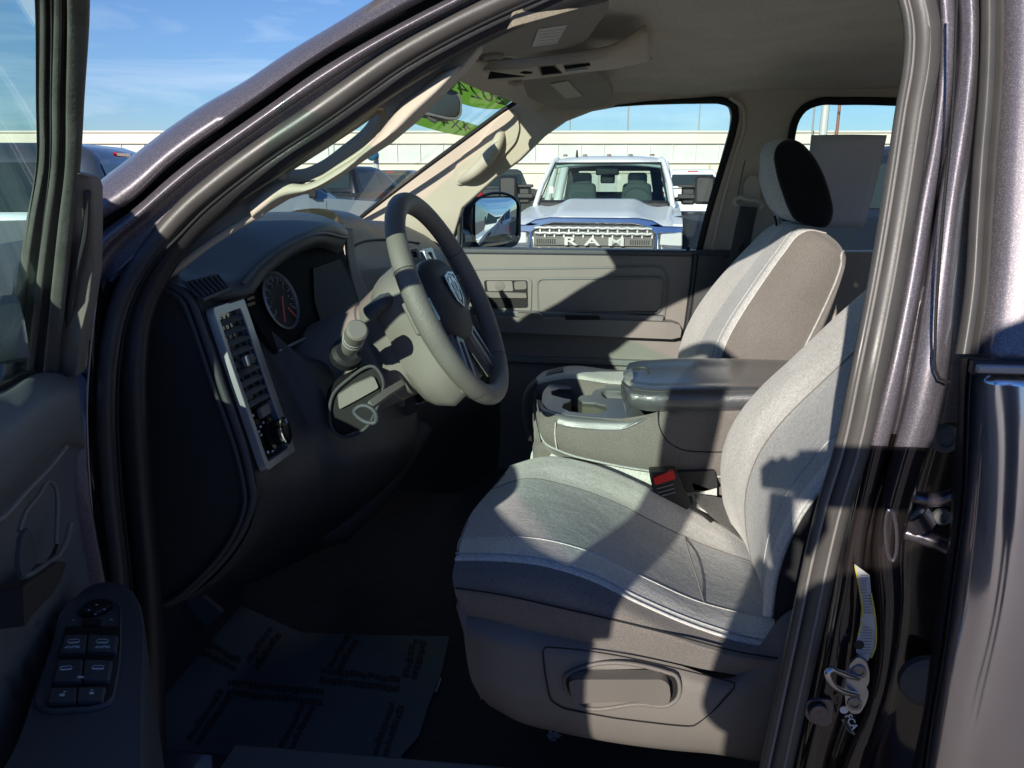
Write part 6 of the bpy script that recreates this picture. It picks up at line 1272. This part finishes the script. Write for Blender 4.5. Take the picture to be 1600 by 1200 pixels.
# ---------------------------------------------------------------- ground, building, poles
gm = mat('lot_concrete', (.30, .27, .235), .85); nt = gm.node_tree; bs_ = nt.nodes['Principled BSDF']; tc = N(nt, 'ShaderNodeTexCoord')
n1 = N(nt, 'ShaderNodeTexNoise', Scale=.35, Detail=6.); n2 = N(nt, 'ShaderNodeTexNoise', Scale=60., Detail=3.)
rp = N(nt, 'ShaderNodeValToRGB'); rp.color_ramp.elements[0].color = (.17, .145, .12, 1); rp.color_ramp.elements[1].color = (.29, .25, .21, 1); rp.color_ramp.elements[0].position = .3; rp.color_ramp.elements[1].position = .7
ad = N(nt, 'ShaderNodeMath', operation='MULTIPLY_ADD'); ad.inputs[1].default_value = .35
for n in (n1, n2): nt.links.new(tc.outputs['Object'], n.inputs['Vector'])
nt.links.new(n2.outputs['Fac'], ad.inputs[0]); sb2 = N(nt, 'ShaderNodeMath', operation='SUBTRACT'); sb2.inputs[1].default_value = .17; nt.links.new(n1.outputs['Fac'], sb2.inputs[0]); nt.links.new(sb2.outputs[0], ad.inputs[2]); nt.links.new(ad.outputs[0], rp.inputs[0]); nt.links.new(rp.outputs[0], bs_.inputs['Base Color'])
b = MB(); b.add([(-900, -900, 0), (900, -900, 0), (900, 900, 0), (-900, 900, 0)], [[0, 1, 2, 3]]); tag(b.build('ground', gm, None, sm=False), 'tan concrete parking lot', None, None, 'structure')
del_ = None
CA, SA = math.cos(PS), math.sin(PS)
def bw_(u, v, z): return Vector((u*CA-v*SA, u*SA+v*CA, z))      # u to our right, v away from us
def wbox(name, u0, u1, v0, v1, z0, z1, m, parent, bevel=0):
    b = MB(); b.box(bw_((u0+u1)/2, (v0+v1)/2, (z0+z1)/2), ((u1-u0)/2, (v1-v0)/2, (z1-z0)/2), (Vector((CA, SA, 0)), Vector((-SA, CA, 0)), Vector((0, 0, 1)))); return b.build(name, m, parent, bevel=bevel, sm=False)
bd = empty('warehouse_building', bw_(0, 75, 0)); tag(bd, 'long low cream warehouse with a pale grey band beyond the lot', 'building')
CRM = mat('cream_wall', (.84, .79, .67), .8, var=.05, vs=.4); GRB = mat('grey_panel_band', (.72, .73, .69), .6, var=.08, vs=.5); RFM = mat('roof_edge', (.78, .75, .66), .7)
wbox('lower_wall', -75, 62, 70, 90, 0, 3.0, CRM, bd); wbox('upper_band', -75, 62, 69.9, 89, 3.0, 4.55, GRB, bd); wbox('parapet', -75.2, 62.2, 69.6, 90, 4.55, 5.45, CRM, bd); wbox('roof_trim', -75.3, 62.3, 69.4, 90.2, 5.45, 5.6, RFM, bd)
b = MB()
for k in range(68):
    u = -74+k*2.0; b.box(bw_(u, 69.85, 3.77), (.02, .05, .76), (Vector((CA, SA, 0)), Vector((-SA, CA, 0)), Vector((0, 0, 1))))
b.build('panel_ribs', mat('rib_grey', (.68, .69, .65), .6), bd, sm=False)
wbox('wall_line', -75, 62, 69.88, 70, 2.05, 2.13, mat('wall_line_tan', (.60, .53, .40), .8), bd); wbox('ledge', -75, 62, 69.7, 70, 2.92, 3.02, RFM, bd)
b = MB()
for k in range(14):
    u = -70+k*9.7; b.box(bw_(u, 69.95, 1.5), (.06, .08, 1.5), (Vector((CA, SA, 0)), Vector((-SA, CA, 0)), Vector((0, 0, 1))))
b.build('wall_joint', MATS['wall_line_tan'], bd, sm=False)
for u0, w in ((-40, 3.2), (-22, 3.2), (6, 3.2), (24, 3.2), (40, 3.2)): wbox('roller_door', u0, u0+w, 69.9, 70, 0, 1.95, GRB, bd)
b = MB(); b.box(bw_(-40, 80, 5.8), (2.1, 1.0, .35), (Vector((CA, SA, 0)), Vector((-SA, CA, 0)), Vector((0, 0, 1)))); b.build('roof_unit', M_DOORT, bd, bevel=.3, seg=4)
def pole(px, D, h, r, m, label, name='light_pole', head=None, cat='light pole', group=None, z0=0):
    p = at_dist(px, D); t = empty(name, p); tag(t, label, cat, group)
    b = MB(); b.tube([p+Vector((0, 0, z0)), p+Vector((0, 0, h))], [r, r*.6], n=10); b.build('shaft', m, t)
    if head:
        b = MB(); d = Vector((CA, SA, 0))*head; b.box(p+d*.5+Vector((0, 0, h)), (abs(head)*.5, .04, .04), (Vector((CA, SA, 0)), Vector((-SA, CA, 0)), Vector((0, 0, 1)))); b.build('arm', m, t)
        b = MB(); b.box(p+d+Vector((0, 0, h)), (.38, .16, .07), (Vector((CA, SA, 0)), Vector((-SA, CA, 0)), Vector((0, 0, 1)))); b.build('lamp_head', M_RIM, t, bevel=.03)
    return t
PM = mat('pole_white', (.62, .62, .60), .5); PG = mat('pole_grey', (.33, .33, .33), .5)
pole(1279, 40, 13, .20, PM, 'thick white light pole seen through the far rear window', head=1.2)
pole(889, 78, 12.5, .09, PG, 'thin grey pole beyond the warehouse roof, left of the white pickup cab')
pole(978, 84, 15, .10, PG, 'thin pole with a red foot above the roof of the white pickup')
pole(1087, 80, 12, .07, PG, 'faint thin pole beyond the warehouse near the far window corner')
pole(1300, 60, 14, .12, mat('rust_pole', (.30, .13, .08), .6), 'rust red pole right of the thick white light pole')
pole(1262, 70, 12, .09, PG, 'slim grey pole left of the thick white light pole')
pole(524, 21, 5.2, .028, PM, 'very slim white pole in front of the black pickup')
pole(-22, 30, 7.4, .10, PG, 'light pole with a flat lamp head seen through the open door glass', head=1.5)
p590 = pole(589, 38, 4.0, .16, PM, 'white post that carries the round blue ball behind the black pickup', name='marker_post', cat='post')
pb_ = at_dist(584, 37.6); b = MB(); b.lathe(pb_+Vector((0, 0, 2.42)), (0, 0, 1), [(.30*math.sin(math.pi*k/16), .24-.24*math.cos(math.pi*k/16)) for k in range(17)], n=28); tag(b.build('blue_ball', mat('blue_balloon', (.03, .16, .30), .15, coat=1.), None), 'shiny blue ball hung on the white post behind the black pickup', 'ball')
# ---------------------------------------------------------------- the person taking the picture: their shadow falls on the seat and the pillar
def person(loc):
    SK = mat('skin', (.50, .33, .25), .55); JK = mat('jacket_navy', (.03, .035, .05), .9, bump=.4, bs=200); JN = mat('jeans', (.05, .07, .12), .9)
    t = empty('person', loc); tag(t, 'person in a dark jacket and jeans who holds a phone up beside the open door', 'person')
    J = {'pelvis': ((0, 0, .98), .15), 'belly': ((0, 0, 1.12), .15), 'chest': ((0, .01, 1.34), .165), 'neck': ((0, .02, 1.50), .062), 'skull': ((0, .05, 1.60), .075), 'top': ((0, .05, 1.70), .085),
         'hl': ((-.10, 0, .92), .10), 'kl': ((-.12, .02, .50), .062), 'al': ((-.13, -.02, .09), .042), 'tl': ((-.14, .15, .035), .035),
         'hr': ((.10, 0, .92), .10), 'kr': ((.12, .02, .50), .062), 'ar': ((.13, -.02, .09), .042), 'tr': ((.15, .15, .035), .035),
         'sl': ((-.19, .0, 1.42), .065), 'el': ((-.27, .10, 1.20), .06), 'wl': ((-.19, .24, 1.38), .040), 'sr': ((.19, .0, 1.42), .065), 'er': ((.26, .10, 1.20), .045), 'wr': ((.02, .25, 1.40), .030)}
    E_ = [('pelvis', 'belly'), ('belly', 'chest'), ('chest', 'neck'), ('neck', 'skull'), ('skull', 'top'), ('pelvis', 'hl'), ('hl', 'kl'), ('kl', 'al'), ('al', 'tl'), ('pelvis', 'hr'), ('hr', 'kr'), ('kr', 'ar'), ('ar', 'tr'), ('chest', 'sl'), ('sl', 'el'), ('el', 'wl'), ('chest', 'sr'), ('sr', 'er'), ('er', 'wr')]
    ks = list(J); me = bpy.data.meshes.new('body'); me.from_pydata([Vector(J[k][0])+loc for k in ks], [(ks.index(a), ks.index(c)) for a, c in E_], [])
    o = link('body', me, JK, t); md = o.modifiers.new('skin', 'SKIN'); md.use_smooth_shade = True
    for i, k in enumerate(ks):
        r = J[k][1]; me.skin_vertices[0].data[i].radius = (r*1.15 if k in ('chest', 'belly', 'pelvis') else r, r)
    me.skin_vertices[0].data[0].use_root = True
    o.modifiers.new('sub', 'SUBSURF').levels = 2; o.modifiers['sub'].render_levels = 2
    jr = MB(); rows = []
    for z, hw, dpv in ((.70, .285, .15), (.85, .29, .16), (1.05, .285, .165), (1.22, .28, .16), (1.34, .26, .15), (1.42, .21, .12), (1.48, .10, .08)):
        rows.append([loc+Vector((-.035+hw*math.cos(q)*(1 if True else 1), -.02+dpv*math.sin(q), z)) for q in [2*math.pi*k/40 for k in range(40)]])
    jr.grid(rows_of(rows, 40, 30) if False else rows, True, capa=True, capb=True); jr.build('jacket', JK, t, ang=80, sub=1)
    def ball(name, c, r, m, sc=(1, 1, 1)):
        b = MB(); rows = []
        for i in range(1, 16):
            a = math.pi*i/16; rows.append([Vector(c)+loc+Vector((r*math.sin(a)*math.cos(q)*sc[0], r*math.sin(a)*math.sin(q)*sc[1], r*math.cos(a)*sc[2])) for q in [2*math.pi*k/24 for k in range(24)]])
        b.grid(rows, True, capa=True, capb=True); return b.build(name, m, t, ang=80)
    ball('head', (0, .06, 1.63), .098, SK, (.82, .98, 1.22)); ball('hair', (0, .04, 1.655), .102, M_TRIMB, (.86, .98, 1.18))
    b = MB(); b.tube([loc+Vector((0, .152, 1.645)), loc+Vector((0, .172, 1.615)), loc+Vector((0, .152, 1.605))], [.007, .013, .008], n=8); b.build('nose', SK, t)
    for s, wx, wy, wz in ((-1, -.19, .24, 1.38), (1, .02, .25, 1.40)):
        h = MB(); w = loc+Vector((wx, wy, wz)); h.tube([w, w+Vector((s*-.0, .03, .04)), w+Vector((0, .05, .085))], [.026, .04, .034], n=10, flat=.5)
        for k in range(4):
            f = w+Vector((-.025+k*.018, .055, .09)); h.tube([f, f+Vector((0, .02, .028-.003*abs(k-1.5))), f+Vector((-s*.012, .012, .048-.004*abs(k-1.5)))], [.0105, .010, .008], n=8)
        h.tube([w+Vector((-s*.03, .03, .03)), w+Vector((-s*.05, .04, .06)), w+Vector((-s*.05, .045, .085))], [.011, .010, .007], n=8); h.build('hand', SK, t, ang=80)
    b = MB(); b.box(loc+Vector((-.085, .315, 1.49)), (.08, .004, .038)); b.build('phone', M_DASHG, t, bevel=.003)
    return t
PERS = Vector((.155, -.345, .16))
# ---------------------------------------------------------------- sky, sun, camera
SUNV = Vector((.27, 1, -.372)).normalized()      # the way the light travels
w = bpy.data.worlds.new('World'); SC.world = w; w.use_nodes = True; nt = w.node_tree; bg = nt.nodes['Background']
sky = N(nt, 'ShaderNodeTexSky', sky_type='NISHITA'); sky.sun_disc = False
src = -SUNV; el_ = math.asin(src.z); az_ = math.atan2(src.x, src.y)
sky.sun_elevation = el_; sky.sun_rotation = az_; sky.air_density = 1.0; sky.dust_density = .3; sky.ozone_density = 2.0
tc = N(nt, 'ShaderNodeTexCoord'); mp_ = N(nt, 'ShaderNodeMapping'); mp_.inputs['Scale'].default_value = (1.2, 1.2, 9.0); mp_.inputs['Rotation'].default_value = (.12, .08, 0)
cn = N(nt, 'ShaderNodeTexNoise', Scale=2.2, Detail=7., Roughness=.6, Distortion=.6); nt.links.new(tc.outputs['Generated'], mp_.inputs['Vector']); nt.links.new(mp_.outputs[0], cn.inputs['Vector'])
mr_ = N(nt, 'ShaderNodeMapRange'); mr_.inputs['From Min'].default_value = .47; mr_.inputs['From Max'].default_value = .80; mr_.inputs['To Max'].default_value = .42; nt.links.new(cn.outputs['Fac'], mr_.inputs['Value'])
mx_ = N(nt, 'ShaderNodeMix', data_type='RGBA'); nt.links.new(mr_.outputs[0], mx_.inputs[0]); mt2 = N(nt, 'ShaderNodeMix', data_type='RGBA', blend_type='MULTIPLY'); mt2.inputs[0].default_value = 1; mt2.inputs[7].default_value = (.68, .90, 1.30, 1); nt.links.new(sky.outputs[0], mt2.inputs[6]); nt.links.new(mt2.outputs[2], mx_.inputs[6]); mx_.inputs[7].default_value = (10.5, 11.3, 12.2, 1)
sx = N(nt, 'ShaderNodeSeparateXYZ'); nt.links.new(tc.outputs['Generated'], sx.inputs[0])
fd = N(nt, 'ShaderNodeMapRange'); fd.inputs['From Min'].default_value = -.25; fd.inputs['From Max'].default_value = .35; fd.inputs['To Min'].default_value = 0; fd.inputs['To Max'].default_value = 1.; nt.links.new(sx.outputs['Y'], fd.inputs['Value'])  # sky dimmed and tinted blue behind the camera to deepen the cabin shade
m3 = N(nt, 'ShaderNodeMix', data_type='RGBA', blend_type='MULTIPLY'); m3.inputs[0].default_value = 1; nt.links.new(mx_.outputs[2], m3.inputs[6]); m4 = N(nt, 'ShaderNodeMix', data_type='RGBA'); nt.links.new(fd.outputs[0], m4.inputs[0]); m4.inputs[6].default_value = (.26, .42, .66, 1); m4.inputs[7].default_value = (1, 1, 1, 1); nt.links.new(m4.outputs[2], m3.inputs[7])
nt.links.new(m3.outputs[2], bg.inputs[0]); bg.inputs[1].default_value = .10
ld = bpy.data.lights.new('sun', 'SUN'); ld.energy = 5.0; ld.angle = R(.5); ld.color = (1, .93, .82); so_ = bpy.data.objects.new('sun', ld); COL.objects.link(so_); so_.rotation_euler = SUNV.to_track_quat('-Z', 'Y').to_euler(); so_.location = (0, -5, 8)
cd = bpy.data.cameras.new('camera'); cam = bpy.data.objects.new('camera', cd); COL.objects.link(cam); cam.location = CAM
mt_ = Matrix((rgt, upv, -fwd)).transposed(); cam.rotation_euler = mt_.to_euler(); cd.sensor_width = 36; cd.lens = 36*F/1600; cd.clip_start = .02; cd.clip_end = 3000
SC.camera = cam
person(PERS)
SC.view_settings.view_transform = 'Standard'; SC.view_settings.look = 'None'; SC.view_settings.exposure = 0
SC.render.engine = 'CYCLES'; SC.cycles.transparent_max_bounces = 24; SC.cycles.max_bounces = 10
